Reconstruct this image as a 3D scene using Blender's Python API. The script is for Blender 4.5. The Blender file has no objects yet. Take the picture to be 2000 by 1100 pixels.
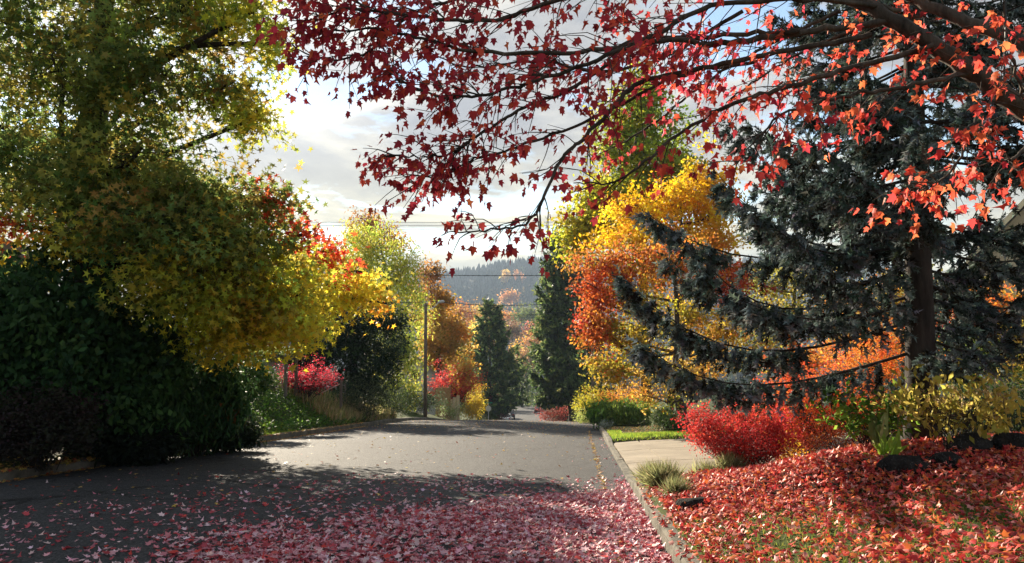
import bpy, math
import numpy as np
from mathutils import Vector, Matrix, Euler

# ------------------------------------------------------------------ camera, world, sun, exposure
scene = bpy.context.scene
COL = scene.collection
CAM = np.array([0.0, 0.0, 1.6])
PITCH, YAW, FPX = math.radians(2.67), math.radians(4.95), 1500.0
cam_data = bpy.data.cameras.new("camera"); cam = bpy.data.objects.new("camera", cam_data); COL.objects.link(cam)
cam_data.sensor_width = 36; cam_data.lens = FPX / 2000 * 36; cam_data.clip_start = 0.05; cam_data.clip_end = 9000
cam.location = CAM; cam.rotation_euler = (math.radians(90) + PITCH, 0, YAW)
scene.camera = cam
RM = np.array(Euler((math.radians(90) + PITCH, 0, YAW)).to_matrix())

SUN_AZ, SUN_EL = math.radians(-33), math.radians(20)      # azimuth measured from the street's direction (+Y), left is negative
SUN_DIR = np.array([math.sin(SUN_AZ) * math.cos(SUN_EL), math.cos(SUN_AZ) * math.cos(SUN_EL), math.sin(SUN_EL)])
sl = bpy.data.lights.new("sun", 'SUN'); so = bpy.data.objects.new("sun", sl); COL.objects.link(so)
sl.energy = 4.4; sl.angle = math.radians(0.55); sl.color = (1.0, 0.87, 0.68)
so.rotation_euler = Vector(SUN_DIR).to_track_quat('Z', 'Y').to_euler(); so.location = (-30, 40, 30)

world = bpy.data.worlds.new("World"); scene.world = world; world.use_nodes = True
def build_world():
    nt = world.node_tree; N = nt.nodes; L = nt.links; N.clear()
    out = N.new('ShaderNodeOutputWorld'); bg = N.new('ShaderNodeBackground'); bg.inputs['Strength'].default_value = 0.055
    sky = N.new('ShaderNodeTexSky'); sky.sky_type = 'NISHITA'; sky.sun_disc = False
    sky.sun_elevation = SUN_EL; sky.sun_rotation = SUN_AZ; sky.altitude = 100; sky.dust_density = 0.1; sky.air_density = 1.0
    tc = N.new('ShaderNodeTexCoord'); sep = N.new('ShaderNodeSeparateXYZ'); L.new(tc.outputs['Generated'], sep.inputs[0])
    def M(op, a, b=None, c=None, clamp=False):
        n = N.new('ShaderNodeMath'); n.operation = op; n.use_clamp = clamp
        for i, v in enumerate((a, b, c)):
            if v is None: continue
            if isinstance(v, (int, float)): n.inputs[i].default_value = v
            else: L.new(v, n.inputs[i])
        return n.outputs[0]
    zc = M('ADD', M('MAXIMUM', sep.outputs[2], 0.0), 0.16)
    cmb = N.new('ShaderNodeCombineXYZ'); L.new(M('DIVIDE', sep.outputs[0], zc), cmb.inputs[0]); L.new(M('DIVIDE', sep.outputs[1], zc), cmb.inputs[1])
    def noise(scale, detail, rough, loc, dist=0.0):
        mp = N.new('ShaderNodeMapping'); mp.inputs['Location'].default_value = loc; L.new(cmb.outputs[0], mp.inputs[0])
        n = N.new('ShaderNodeTexNoise'); n.inputs['Scale'].default_value = scale; n.inputs['Detail'].default_value = detail
        n.inputs['Roughness'].default_value = rough; n.inputs['Distortion'].default_value = dist; L.new(mp.outputs[0], n.inputs['Vector']); return n.outputs['Fac']
    def ramp(fac, stops):
        r = N.new('ShaderNodeValToRGB'); e = r.color_ramp.elements
        while len(e) < len(stops): e.new(0.5)
        for el, (p, c) in zip(e, stops): el.position = p; el.color = (*c, 1)
        L.new(fac, r.inputs[0]); return r.outputs[0]
    cover = ramp(noise(1.5, 8, 0.6, (8.8, 4.4, 0), 0.3), [(0.42, (0, 0, 0)), (0.50, (1, 1, 1))])
    lump = noise(1.5, 8, 0.6, (8.86, 4.28, 0), 0.3)                    # the same field sampled a little towards the sun: thick flanks grey, thin sunward edges white
    body = ramp(lump, [(0.40, (4.2, 4.12, 3.9)), (0.48, (3.1, 3.1, 3.12)), (0.57, (2.3, 2.38, 2.62)), (0.70, (1.85, 1.93, 2.2))])
    dt = N.new('ShaderNodeVectorMath'); dt.operation = 'DOT_PRODUCT'; L.new(tc.outputs['Generated'], dt.inputs[0]); dt.inputs[1].default_value = SUN_DIR
    d = M('MAXIMUM', dt.outputs['Value'], 0.0)
    glow = M('MULTIPLY_ADD', M('POWER', d, 40.0), 1.4, M('MULTIPLY_ADD', M('POWER', d, 5.0), 0.15, 0.86))
    tint = N.new('ShaderNodeMix'); tint.data_type = 'RGBA'; tint.blend_type = 'MULTIPLY'; tint.inputs[0].default_value = 1
    L.new(body, tint.inputs[6])
    warm = ramp(M('MULTIPLY', sep.outputs[2], 3.0, clamp=True), [(0.0, (1.9, 1.68, 1.1)), (0.35, (1.45, 1.33, 0.98)), (0.75, (1.04, 1.03, 1.0))])
    L.new(warm, tint.inputs[7])
    sc = N.new('ShaderNodeVectorMath'); sc.operation = 'SCALE'; L.new(tint.outputs[2], sc.inputs[0]); L.new(glow, sc.inputs['Scale'])
    mx = N.new('ShaderNodeMix'); mx.data_type = 'RGBA'; L.new(cover, mx.inputs[0]); L.new(sky.outputs[0], mx.inputs[6]); L.new(sc.outputs[0], mx.inputs[7])
    L.new(mx.outputs[2], bg.inputs[0]); L.new(bg.outputs[0], out.inputs[0])
build_world()
vs = scene.view_settings
vs.view_transform = 'Standard'; vs.look = 'None'; vs.gamma = 1.0; vs.use_curve_mapping = False; vs.exposure = 2.03
cy = scene.cycles
cy.max_bounces = 7; cy.diffuse_bounces = 3; cy.glossy_bounces = 2; cy.transmission_bounces = 5; cy.volume_bounces = 0; cy.transparent_max_bounces = 4
cy.use_denoising = True
cy.sample_clamp_indirect = 8.0

# ------------------------------------------------------------------ helpers
def at(px, py, D):
    """point at depth D along the view axis under pixel (px, py) of the 2000 x 1100 photograph"""
    l = np.array([(px - 1000) / FPX * D, (550 - py) / FPX * D, -D])
    return CAM + RM @ l
def lin(h):
    h = h.lstrip('#'); v = np.array([int(h[i:i + 2], 16) / 255 for i in (0, 2, 4)])
    return np.where(v <= 0.04045, v / 12.92, ((v + 0.055) / 1.055) ** 2.4)
def norm(v): return v / (np.linalg.norm(v, axis=-1, keepdims=True) + 1e-12)
def sstep(a, b, x):
    t = np.clip((x - a) / (b - a), 0, 1); return t * t * (3 - 2 * t)

def raw_mesh(name, verts, faces, mats=(), colors=None, smooth=False):
    """verts (n,3); faces: (m,3) or (m,4) int array or a list of such arrays"""
    me = bpy.data.meshes.new(name)
    fl = faces if isinstance(faces, list) else [faces]
    fl = [np.asarray(f, dtype=np.int32) for f in fl if len(f)]
    verts = np.asarray(verts, dtype=np.float32)
    me.vertices.add(len(verts)); me.vertices.foreach_set('co', verts.ravel())
    nl = sum(f.size for f in fl); npoly = sum(len(f) for f in fl)
    me.loops.add(nl); me.polygons.add(npoly)
    me.loops.foreach_set('vertex_index', np.concatenate([f.ravel() for f in fl]))
    tot = np.concatenate([np.full(len(f), f.shape[1], np.int32) for f in fl]); start = np.concatenate([[0], np.cumsum(tot)[:-1]]).astype(np.int32)
    me.polygons.foreach_set('loop_start', start)
    me.polygons.foreach_set('loop_total', tot)
    me.polygons.foreach_set('use_smooth', np.full(npoly, bool(smooth or colors is not None)))
    for m in mats: me.materials.append(m)
    if colors is not None:
        a = me.attributes.new('col', 'FLOAT_COLOR', 'POINT')
        c = np.ones((len(verts), 4), np.float32); c[:, :3] = colors; a.data.foreach_set('color', c.ravel())
    me.update(calc_edges=True)
    return me
def link(name, me, parent=None, kind=None, label=None, cat=None, group=None, loc=None, rot=None):
    o = bpy.data.objects.new(name, me); COL.objects.link(o)
    if parent is not None: o.parent = parent
    if loc is not None: o.location = loc
    if rot is not None: o.rotation_euler = rot
    if kind: o['kind'] = kind
    if label: o['label'] = label
    if cat: o['category'] = cat
    if group: o['group'] = group
    return o
def thing(name, label, cat, loc=(0, 0, 0), rotz=0.0, group=None):
    return link(name, None, None, None, label, cat, group, loc, (0, 0, rotz))

class Geo:
    """collects triangles/quads in local or world space"""
    def __init__(s): s.v = []; s.t = []; s.q = []; s.n = 0; s.c = []
    def add(s, v, tris=None, quads=None, col=None):
        v = np.asarray(v, float)
        if tris is not None and len(tris): s.t.append(np.asarray(tris) + s.n)
        if quads is not None and len(quads): s.q.append(np.asarray(quads) + s.n)
        s.v.append(v); s.n += len(v)
        s.c.append(np.broadcast_to(np.asarray(col if col is not None else (1, 1, 1), float), (len(v), 3)))
    def box(s, lo, hi, M=None):
        x0, y0, z0 = lo; x1, y1, z1 = hi
        v = np.array([(x0, y0, z0), (x1, y0, z0), (x1, y1, z0), (x0, y1, z0), (x0, y0, z1), (x1, y0, z1), (x1, y1, z1), (x0, y1, z1)], float)
        if M is not None: v = v @ np.asarray(M)[:3, :3].T + np.asarray(M)[:3, 3]
        s.add(v, None, [(0, 3, 2, 1), (4, 5, 6, 7), (0, 1, 5, 4), (1, 2, 6, 5), (2, 3, 7, 6), (3, 0, 4, 7)])
    def tube(s, pts, rad, sides=6, cap=False, col=None):
        pts = np.asarray(pts, float); n = len(pts); rad = np.broadcast_to(np.asarray(rad, float), (n,))
        tan = norm(np.gradient(pts, axis=0))
        ref = np.array([0, 0, 1.0]) if abs(tan[:, 2]).mean() < 0.8 else np.array([1.0, 0, 0])
        a = norm(np.cross(tan, ref)); b = np.cross(tan, a)
        th = np.arange(sides) * 2 * math.pi / sides
        ring = (np.cos(th)[None, :, None] * a[:, None] + np.sin(th)[None, :, None] * b[:, None]) * rad[:, None, None] + pts[:, None]
        i = np.arange(n - 1)[:, None] * sides; k = np.arange(sides)[None]
        k2 = (k + 1) % sides
        q = np.stack([i + k, i + k2, i + sides + k2, i + sides + k], -1).reshape(-1, 4)
        v = ring.reshape(-1, 3)
        if cap:
            v = np.concatenate([v, pts[:1], pts[-1:]]); c0, c1 = n * sides, n * sides + 1; kk = np.arange(sides); kn = (kk + 1) % sides
            t = np.concatenate([np.stack([kn, kk, np.full(sides, c0)], 1), np.stack([(n - 1) * sides + kk, (n - 1) * sides + kn, np.full(sides, c1)], 1)])
            s.add(v, t, q, col)
        else: s.add(v, None, q, col)
    def mesh(s, name, mats, colors=False, smooth=False):
        v = np.concatenate(s.v); f = []
        if s.t: f.append(np.concatenate(s.t))
        if s.q: f.append(np.concatenate(s.q))
        return raw_mesh(name, v, f, mats, np.concatenate(s.c) if colors else None, smooth)

def curve(pts, n):
    """Catmull-Rom through control points"""
    p = np.asarray(pts, float); p = np.vstack([2 * p[0] - p[1], p, 2 * p[-1] - p[-2]])
    m = len(p) - 3; t = np.linspace(0, m - 1e-6, n); i = t.astype(int); f = (t - i)[:, None]
    a, b, c, d = p[i], p[i + 1], p[i + 2], p[i + 3]
    return 0.5 * (2 * b + (c - a) * f + (2 * a - 5 * b + 4 * c - d) * f ** 2 + (3 * b - a - 3 * c + d) * f ** 3)

# ------------------------------------------------------------------ leaf templates (unit size, tip along +y, normal +z)
def fan(outline, center, fold=0.25, curl=0.15):
    o = np.array(outline, float); v = np.vstack([[center], o]); n = len(o)
    z = -fold * np.abs(v[:, 0]) - curl * v[:, 1] ** 2
    v3 = np.column_stack([v, z]); k = np.arange(n)
    return v3, np.stack([np.zeros(n, int), 1 + k, 1 + (k + 1) % n], 1)
_h = [(0.10, -0.03), (0.40, 0.05), (0.30, 0.24), (0.52, 0.56), (0.23, 0.52), (0.20, 0.66)]
MAPLE = fan([(0, 0.0)] + _h + [(0, 1.0)] + [(-x, y) for x, y in _h[::-1]], (0, 0.33))
_st = [(math.sin(a) * r, 0.45 + math.cos(a) * r) for a, r in zip([i * math.pi / 5 + math.pi for i in range(10)], [0.16, 0.5, 0.2, 0.55, 0.2, 0.55, 0.2, 0.55, 0.2, 0.5])]
_sv = np.array(_st); STAR = (np.column_stack([_sv, -0.2 * np.abs(_sv[:, 0]) - 0.1 * _sv[:, 1] ** 2]), np.array([(0, 1, 2), (2, 3, 4), (4, 5, 6), (6, 7, 8), (8, 9, 0), (0, 2, 4), (0, 4, 6), (0, 6, 8)]))
_hl = [(0.38, 0.06), (0.24, 0.26), (0.52, 0.56), (0.2, 0.58)]
MAPLE_LO = fan([(0, 0.0)] + _hl + [(0, 1.0)] + [(-x, y) for x, y in _hl[::-1]], (0, 0.33), .35, .25)
MAPLE_CURL = fan([(0, 0.0)] + [(x * .75, y) for x, y in _hl] + [(0, 1.0)] + [(-x * .75, y) for x, y in _hl[::-1]], (0, 0.33), .95, -.5)
LEAF = (np.array([(0, 0, 0), (0.24, 0.45, -0.07), (0, 1, -0.12), (-0.24, 0.45, -0.07), (0, 0.45, 0.03)]), np.array([(0, 1, 4), (1, 2, 4), (2, 3, 4), (3, 0, 4)]))
DIA = (np.array([(0, 0, 0), (0.3, 0.5, -0.08), (0, 1, 0.0), (-0.3, 0.5, -0.08)]), np.array([(0, 1, 2), (0, 2, 3)]))
LONG = (np.array([(0, 0, 0), (0.16, 0.4, -0.03), (0, 1, -0.25), (-0.16, 0.4, -0.03)]), np.array([(0, 1, 2), (0, 2, 3)]))
def brush(nn, seed, spread=0.42, w=0.07):
    r = np.random.default_rng(seed); v = []; t = []
    for i in range(nn):
        y = i / nn * 0.85; a = r.uniform(0, 2 * math.pi); L = r.uniform(0.75, 1.1) * spread
        d = np.array([math.cos(a), 0.75, math.sin(a)]); d /= np.linalg.norm(d); side = np.array([-math.sin(a), 0, math.cos(a)]) * w
        b = np.array([0, y, 0]); v += [b - side, b + side, b + d * L]; t.append((3 * i, 3 * i + 1, 3 * i + 2))
    return np.array(v), np.array(t)
BRUSH = brush(13, 1, 0.42, 0.095)
FROND = brush(9, 2, 0.5, 0.13)

def frames(r, n, nb=None, ns=1.0, tip=None, ts=0.6):
    if tip is not None:
        b = norm(np.asarray(tip) + ts * r.normal(size=(n, 3)))
        nn = r.normal(size=(n, 3)) * ns + (np.asarray(nb) if nb is not None else 0)
        t = norm(np.cross(b, nn)); z = np.cross(t, b)
        return np.stack([t, b, z], -1)
    nn = norm((np.asarray(nb) if nb is not None else 0) + ns * r.normal(size=(n, 3)))
    t = norm(np.cross(nn, r.normal(size=(n, 3)))); b = np.cross(nn, t)
    return np.stack([t, b, nn], -1)
def place(tmpl, pos, R, size, cols):
    tv, tf = tmpl; n = len(pos); k = len(tv)
    size = np.broadcast_to(size, (n,))
    v = np.einsum('nij,kj->nki', R, tv) * size[:, None, None] + pos[:, None]
    f = (tf[None] + (np.arange(n) * k)[:, None, None]).reshape(-1, 3)
    return v.reshape(-1, 3), f, np.repeat(cols, k, 0)
def pal(r, n, palette, jit=0.18):
    """palette: [(hex, weight)], returns n linear colours with per-leaf jitter"""
    c = np.array([lin(h) for h, _ in palette]); w = np.array([w for _, w in palette], float); w /= w.sum()
    out = c[r.choice(len(c), n, p=w)]
    return np.clip(out * np.exp(r.normal(0, jit, (n, 1))) * np.exp(r.normal(0, jit * 0.35, (n, 3))), 0, 0.9)

# ------------------------------------------------------------------ materials
MATS = {}
def mat(name, build):
    if name in MATS: return MATS[name]
    m = bpy.data.materials.new(name); m.use_nodes = True; nt = m.node_tree; nt.nodes.clear()
    out = nt.nodes.new('ShaderNodeOutputMaterial'); sh = build(nt, nt.nodes, nt.links); nt.links.new(sh, out.inputs[0]); MATS[name] = m
    return m
def principled(N, L, col=None, rough=0.7, spec=0.3, metal=0.0, normal=None):
    p = N.new('ShaderNodeBsdfPrincipled'); p.inputs['Roughness'].default_value = rough if isinstance(rough, (int, float)) else 0.5
    if not isinstance(rough, (int, float)): L.new(rough, p.inputs['Roughness'])
    p.inputs['Specular IOR Level'].default_value = spec; p.inputs['Metallic'].default_value = metal
    if isinstance(col, (tuple, list, np.ndarray)): p.inputs['Base Color'].default_value = (*col[:3], 1)
    elif col is not None: L.new(col, p.inputs['Base Color'])
    if normal is not None: L.new(normal, p.inputs['Normal'])
    return p
def leaf_mat(name, trans=0.45, rough=0.5, spec=0.3):
    def b(nt, N, L):
        a = N.new('ShaderNodeAttribute'); a.attribute_name = 'col'
        p = principled(N, L, a.outputs['Color'], rough, spec)
        t = N.new('ShaderNodeBsdfTranslucent'); g = N.new('ShaderNodeGamma'); g.inputs[1].default_value = 0.85
        L.new(a.outputs['Color'], g.inputs[0]); L.new(g.outputs[0], t.inputs[0])
        m = N.new('ShaderNodeMixShader'); m.inputs[0].default_value = trans; L.new(p.outputs[0], m.inputs[1]); L.new(t.outputs[0], m.inputs[2])
        return m.outputs[0]
    return mat(name, b)
def _noise(N, L, scale, detail=4, rough=0.55, vec=None):
    n = N.new('ShaderNodeTexNoise'); n.inputs['Scale'].default_value = scale; n.inputs['Detail'].default_value = detail; n.inputs['Roughness'].default_value = rough
    if vec is not None: L.new(vec, n.inputs['Vector'])
    return n.outputs['Fac']
def _ramp(N, L, fac, stops):
    r = N.new('ShaderNodeValToRGB'); e = r.color_ramp.elements
    while len(e) < len(stops): e.new(0.5)
    for el, (p, c) in zip(e, stops): el.position = p; el.color = (*c, 1)
    L.new(fac, r.inputs[0]); return r.outputs[0]
def _mix(N, L, fac, a, b, blend='MIX'):
    m = N.new('ShaderNodeMix'); m.data_type = 'RGBA'; m.blend_type = blend
    for i, v in ((0, fac), (6, a), (7, b)):
        if isinstance(v, (int, float)): m.inputs[i].default_value = v
        elif isinstance(v, (tuple, list, np.ndarray)): m.inputs[i].default_value = (*v[:3], 1)
        else: L.new(v, m.inputs[i])
    return m.outputs[2]
def _bump(N, L, h, strength, dist=0.02):
    b = N.new('ShaderNodeBump'); b.inputs['Strength'].default_value = strength; b.inputs['Distance'].default_value = dist; L.new(h, b.inputs['Height']); return b.outputs[0]
def rough_mat(name, c0, c1, scale=3.0, rough=0.85, bump=0.4, dist=0.02, spec=0.25, fine=40):
    def b(nt, N, L):
        tc = N.new('ShaderNodeTexCoord').outputs['Object']
        n1 = _noise(N, L, scale, 6, 0.65, tc); n2 = _noise(N, L, fine, 3, 0.6, tc)
        c = _ramp(N, L, n1, [(0.3, c0), (0.7, c1)])
        c = _mix(N, L, 0.35, c, _ramp(N, L, n2, [(0.3, (0.45,) * 3), (0.7, (1, 1, 1))]), 'MULTIPLY')
        return principled(N, L, c, rough, spec, 0, _bump(N, L, n2, bump, dist)).outputs[0]
    return mat(name, b)
def bark_mat(name, c0, c1, scale=6):
    def b(nt, N, L):
        tc = N.new('ShaderNodeTexCoord').outputs['Object']; mp = N.new('ShaderNodeMapping'); mp.inputs['Scale'].default_value = (1, 1, 0.22); L.new(tc, mp.inputs[0])
        n1 = _noise(N, L, scale, 7, 0.7, mp.outputs[0]); n2 = _noise(N, L, scale * 5, 3, 0.6, mp.outputs[0])
        c = _mix(N, L, 0.5, _ramp(N, L, n1, [(0.35, c0), (0.68, c1)]), _ramp(N, L, n2, [(0.3, (0.4,) * 3), (0.7, (1, 1, 1))]), 'MULTIPLY')
        return principled(N, L, c, 0.9, 0.2, 0, _bump(N, L, n1, 0.9, 0.04)).outputs[0]
    return mat(name, b)
def asphalt():
    def b(nt, N, L):
        tc = N.new('ShaderNodeTexCoord').outputs['Object']
        ag = N.new('ShaderNodeTexVoronoi'); ag.inputs['Scale'].default_value = 60; L.new(tc, ag.inputs['Vector'])
        big = _noise(N, L, 0.35, 5, 0.6, tc); fine = _noise(N, L, 140, 2, 0.6, tc)
        mp = N.new('ShaderNodeMapping'); mp.inputs['Scale'].default_value = (0.9, 0.06, 1); L.new(tc, mp.inputs[0]); streak = _noise(N, L, 1.0, 4, 0.6, mp.outputs[0])
        c = _ramp(N, L, ag.outputs['Color'], [(0.1, (0.012, 0.0125, 0.0145)), (0.55, (0.033, 0.0345, 0.038)), (0.95, (0.118, 0.118, 0.12))])
        mid = _noise(N, L, 7, 4, 0.7, tc); c = _mix(N, L, 0.6, c, _ramp(N, L, mid, [(0.35, (0.55,) * 3), (0.65, (1.25,) * 3)]), 'MULTIPLY')
        c = _mix(N, L, 0.55, c, _ramp(N, L, big, [(0.3, (0.62,) * 3), (0.7, (1.1,) * 3)]), 'MULTIPLY')
        c = _mix(N, L, 0.4, c, _ramp(N, L, streak, [(0.35, (0.75,) * 3), (0.65, (1.1,) * 3)]), 'MULTIPLY')
        h = _mix(N, L, 0.5, ag.outputs['Distance'], fine)
        wv = N.new('ShaderNodeVectorMath'); wv.operation = 'MULTIPLY_ADD'; nz = N.new('ShaderNodeTexNoise'); nz.inputs['Scale'].default_value = 1.5; nz.inputs['Detail'].default_value = 5; L.new(tc, nz.inputs['Vector']); L.new(nz.outputs['Color'], wv.inputs[0]); wv.inputs[1].default_value = (1.4, 1.4, 0); L.new(tc, wv.inputs[2])
        ck = N.new('ShaderNodeTexVoronoi'); ck.feature = 'DISTANCE_TO_EDGE'; ck.inputs['Scale'].default_value = 0.24; L.new(wv.outputs[0], ck.inputs['Vector'])
        c = _mix(N, L, 1.0, c, _ramp(N, L, ck.outputs['Distance'], [(0.0, (0.12,) * 3), (0.004, (0.25,) * 3), (0.009, (1, 1, 1))]), 'MULTIPLY')
        return principled(N, L, c, 0.8, 0.22, 0, _bump(N, L, h, 0.9, 0.014)).outputs[0]
    return mat('asphalt', b)
def ground_mat():
    def b(nt, N, L):
        a = N.new('ShaderNodeAttribute'); a.attribute_name = 'col'
        tc = N.new('ShaderNodeTexCoord').outputs['Object']; n1 = _noise(N, L, 1.2, 6, 0.65, tc); n2 = _noise(N, L, 30, 3, 0.6, tc)
        c = _mix(N, L, 0.7, a.outputs['Color'], _ramp(N, L, n1, [(0.3, (0.55,) * 3), (0.7, (1.15,) * 3)]), 'MULTIPLY')
        c = _mix(N, L, 0.5, c, _ramp(N, L, n2, [(0.3, (0.5,) * 3), (0.7, (1.1,) * 3)]), 'MULTIPLY')
        return principled(N, L, c, 0.95, 0.1, 0, _bump(N, L, n2, 0.6, 0.04)).outputs[0]
    return mat('ground', b)
def plain(name, c, rough=0.6, spec=0.4, metal=0.0):
    def b(nt, N, L):
        tc = N.new('ShaderNodeTexCoord').outputs['Object']; n = _noise(N, L, 4, 4, 0.6, tc)
        return principled(N, L, _mix(N, L, 0.4, c, _ramp(N, L, n, [(0.3, (0.7,) * 3), (0.7, (1.08,) * 3)]), 'MULTIPLY'), rough, spec, metal).outputs[0]
    return mat(name, b)
def glass(name='window_glass'):
    return mat(name, lambda nt, N, L: principled(N, L, (0.02, 0.025, 0.03), 0.08, 0.8).outputs[0])
LEAFM = leaf_mat('leaf', 0.55, 0.55, 0.15); LEAFD = leaf_mat('leaf_evergreen', 0.2, 0.6, 0.06); LEAFT = leaf_mat('leaf_thin', 0.55, 0.55, 0.15); NEEDLE = leaf_mat('needle', 0.15, 0.9, 0.0)
LITTER = leaf_mat('fallen_leaf', 0.25, 0.5, 0.35)
BARK = bark_mat('bark_grey_brown', (0.025, 0.02, 0.016), (0.13, 0.105, 0.085)); BARKD = bark_mat('bark_dark', (0.015, 0.012, 0.01), (0.07, 0.055, 0.045)); BARKP = bark_mat('bark_pale', (0.16, 0.14, 0.12), (0.4, 0.37, 0.33))
CONC = rough_mat('concrete', (0.17, 0.14, 0.1), (0.29, 0.245, 0.18), 0.9, 0.85, 0.25, 0.008, 0.3, 60)
KERB = rough_mat('kerb_concrete', (0.045, 0.045, 0.034), (0.2, 0.18, 0.145), 2.2, 0.9, 0.7, 0.02, 0.2, 35)
ROCK = rough_mat('dark_rock', (0.008, 0.008, 0.008), (0.04, 0.036, 0.032), 6, 0.95, 1.0, 0.08, 0.1, 16)

# ------------------------------------------------------------------ lie of the land
SLOPES = [(-60, .0987), (40, .0987), (56, .15), (100, .15), (125, .08), (190, .08), (215, .15), (360, .12), (470, .02), (5000, 0.0)]
_ys = np.arange(-60, 5000, 0.5); _sl = np.interp(_ys, [a for a, _ in SLOPES], [b for _, b in SLOPES])
_zs = -np.cumsum(_sl) * 0.5; _zs -= np.interp(0, _ys, _zs)
_hd = np.interp(_ys, [35, 80], [0, math.radians(3.5)]); _cx = -4.65 - np.cumsum(np.tan(_hd)) * 0.5 * (_ys < 260)
_cx = np.where(_ys < 260, _cx, _cx[np.searchsorted(_ys, 259.4)])
def zr(y): return np.interp(y, _ys, _zs)
def cx(y): return np.interp(y, _ys, _cx)
def hw(y): return np.interp(y, [45, 75], [5.55, 4.7])
def vnoise(x, y, s, seed=0):
    r = np.random.default_rng(seed); out = 0
    for k in range(5):
        a, p = r.uniform(0, 2 * math.pi, 2); f = s * r.uniform(0.6, 1.7); out = out + np.sin((x * math.cos(a) + y * math.sin(a)) * f + p)
    return out / 5
def hill(x, y):
    ridge = 158 + 14 * np.sin(x * 0.0042 + 0.6) + 7 * np.sin(x * 0.013 + 2.0) - 0.012 * x
    h = ridge * sstep(640, 1650, y) ** 0.85 + 9 * np.sin(x * 0.011 + y * 0.006) * sstep(700, 1000, y)
    return h * (1 - 0.25 * sstep(1700, 2600, y))
def gz(x, y):
    """ground height at plan position (arrays allowed)"""
    x = np.asarray(x, float); y = np.asarray(y, float)
    u = x - cx(y); w = hw(y); sr = u - w; sl_ = -u - w; base = zr(y)
    # right-hand side
    dw = sstep(12.9, 13.9, y) * (1 - sstep(25.2, 25.9, y))                      # the drive cuts through
    bed = 0.12 + 0.15 * np.clip(sr, 0, 5.5) + 0.02 * np.clip(sr - 5.5, 0, 30)
    bed = bed + 0.28 * np.exp(-((x - 3.3) / 1.5) ** 2 - ((y - 10.6) / 1.1) ** 2) + 0.16 * np.exp(-((x - 5.2) / 1.8) ** 2 - ((y - 10.9) / 1.3) ** 2)
    far = 0.12 + 0.06 * np.clip(sr, 0, 30) + 0.25 * sstep(1.5, 4, sr) * sstep(27, 30, y)
    rt = np.where(y < 20, bed, far); drive = -0.14 + 0.055 * np.clip(sr, 0, 40)
    rt = rt * (1 - dw) + drive * dw
    # left-hand bank
    bank = 0.12 + (0.95 + 0.4 * sstep(22, 25, y)) * sstep(0.1, 4.4 - 1.3 * sstep(22, 25, y), sl_) * (1 - 0.55 * sstep(36, 48, y)) + 0.02 * np.clip(sl_ - 4, 0, 40) + 0.05 * vnoise(x, y, 1.4, 5) * sstep(0.4, 1.2, sl_)
    z = base + np.where(sr > 0, rt, np.where(sl_ > 0, bank, -0.08))
    z = z + 0.03 * vnoise(x, y, 2.1, 8) * (sr > 0.3) * (1 - dw) * (y < 60)
    z = z + np.where(y > 55, vnoise(x, y, 0.06, 3) * 0.9 * sstep(9, 30, np.abs(u)) , 0)
    return z + hill(x, y)
def gpt(px, py, D, dz=0.0):
    p = at(px, py, D); p[2] = gz(p[0], p[1]) + dz; return p

# ground sheet
def build_ground():
    def spaced(a, b, first, grow):
        out = [a]; st = first
        while out[-1] < b: out.append(out[-1] + st); st *= grow
        return np.array(out)
    side = spaced(0.45, 1560, 0.3, 1.075)
    S = np.concatenate([[0.0, 0.02, 0.1], side])
    Y = np.concatenate([np.arange(-25, 60, 0.4), spaced(60, 2300, 0.8, 1.05)])
    U = len(S)
    rows = []
    for y in Y:
        w = hw(y); u = np.concatenate([(-w - S)[::-1], [0.0], w + S]); rows.append(np.column_stack([cx(y) + u, np.full(len(u), y)]))
    P = np.array(rows); X, YY = P[..., 0], P[..., 1]
    Z = gz(X, YY)
    ucols = np.concatenate([-S[::-1], [-1], S]); Z[:, np.abs(ucols) == 0.0] = (zr(YY) - 0.08)[:, np.abs(ucols) == 0.0]
    Z[:, np.abs(ucols) == 0.02] = (zr(YY) - 0.08)[:, np.abs(ucols) == 0.02]
    ny, nx = Z.shape; idx = np.arange(ny * nx).reshape(ny, nx)
    q = np.stack([idx[:-1, :-1], idx[:-1, 1:], idx[1:, 1:], idx[1:, :-1]], -1).reshape(-1, 4)
    grass = lin('#3f4a1e'); soil = lin('#2c2219'); wood = lin('#2d3322'); red = lin('#4a231c')
    u = X - cx(YY); sr = u - hw(YY); sl_ = -u - hw(YY)
    c = np.broadcast_to(grass, X.shape + (3,)).copy()
    k = (sstep(0.6, 1.2, sl_) * (1 - sstep(19, 21, YY)) * (YY > 3))[..., None]; c = c * (1 - k) + soil * k
    k = ((sr > 0.3) * sstep(8.6, 9.2, YY + 0.05 * vnoise(X, YY, 3, 1)) * (1 - sstep(26, 26.5, YY)))[..., None]; c = c * (1 - k) + soil * k
    k = ((sr > 2.2) * sstep(27, 28, YY) * (1 - sstep(50, 52, YY)))[..., None]; c = c * (1 - k) + lin('#553522') * k
    k = sstep(420, 600, YY)[..., None]; c = c * (1 - k) + wood * k
    me = raw_mesh('ground', np.column_stack([X.ravel(), YY.ravel(), Z.ravel()]), q, [ground_mat()], c.reshape(-1, 3), True)
    link('ground', me, kind='structure', label='sloping ground of lawns, beds and far valley')
build_ground()

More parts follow.
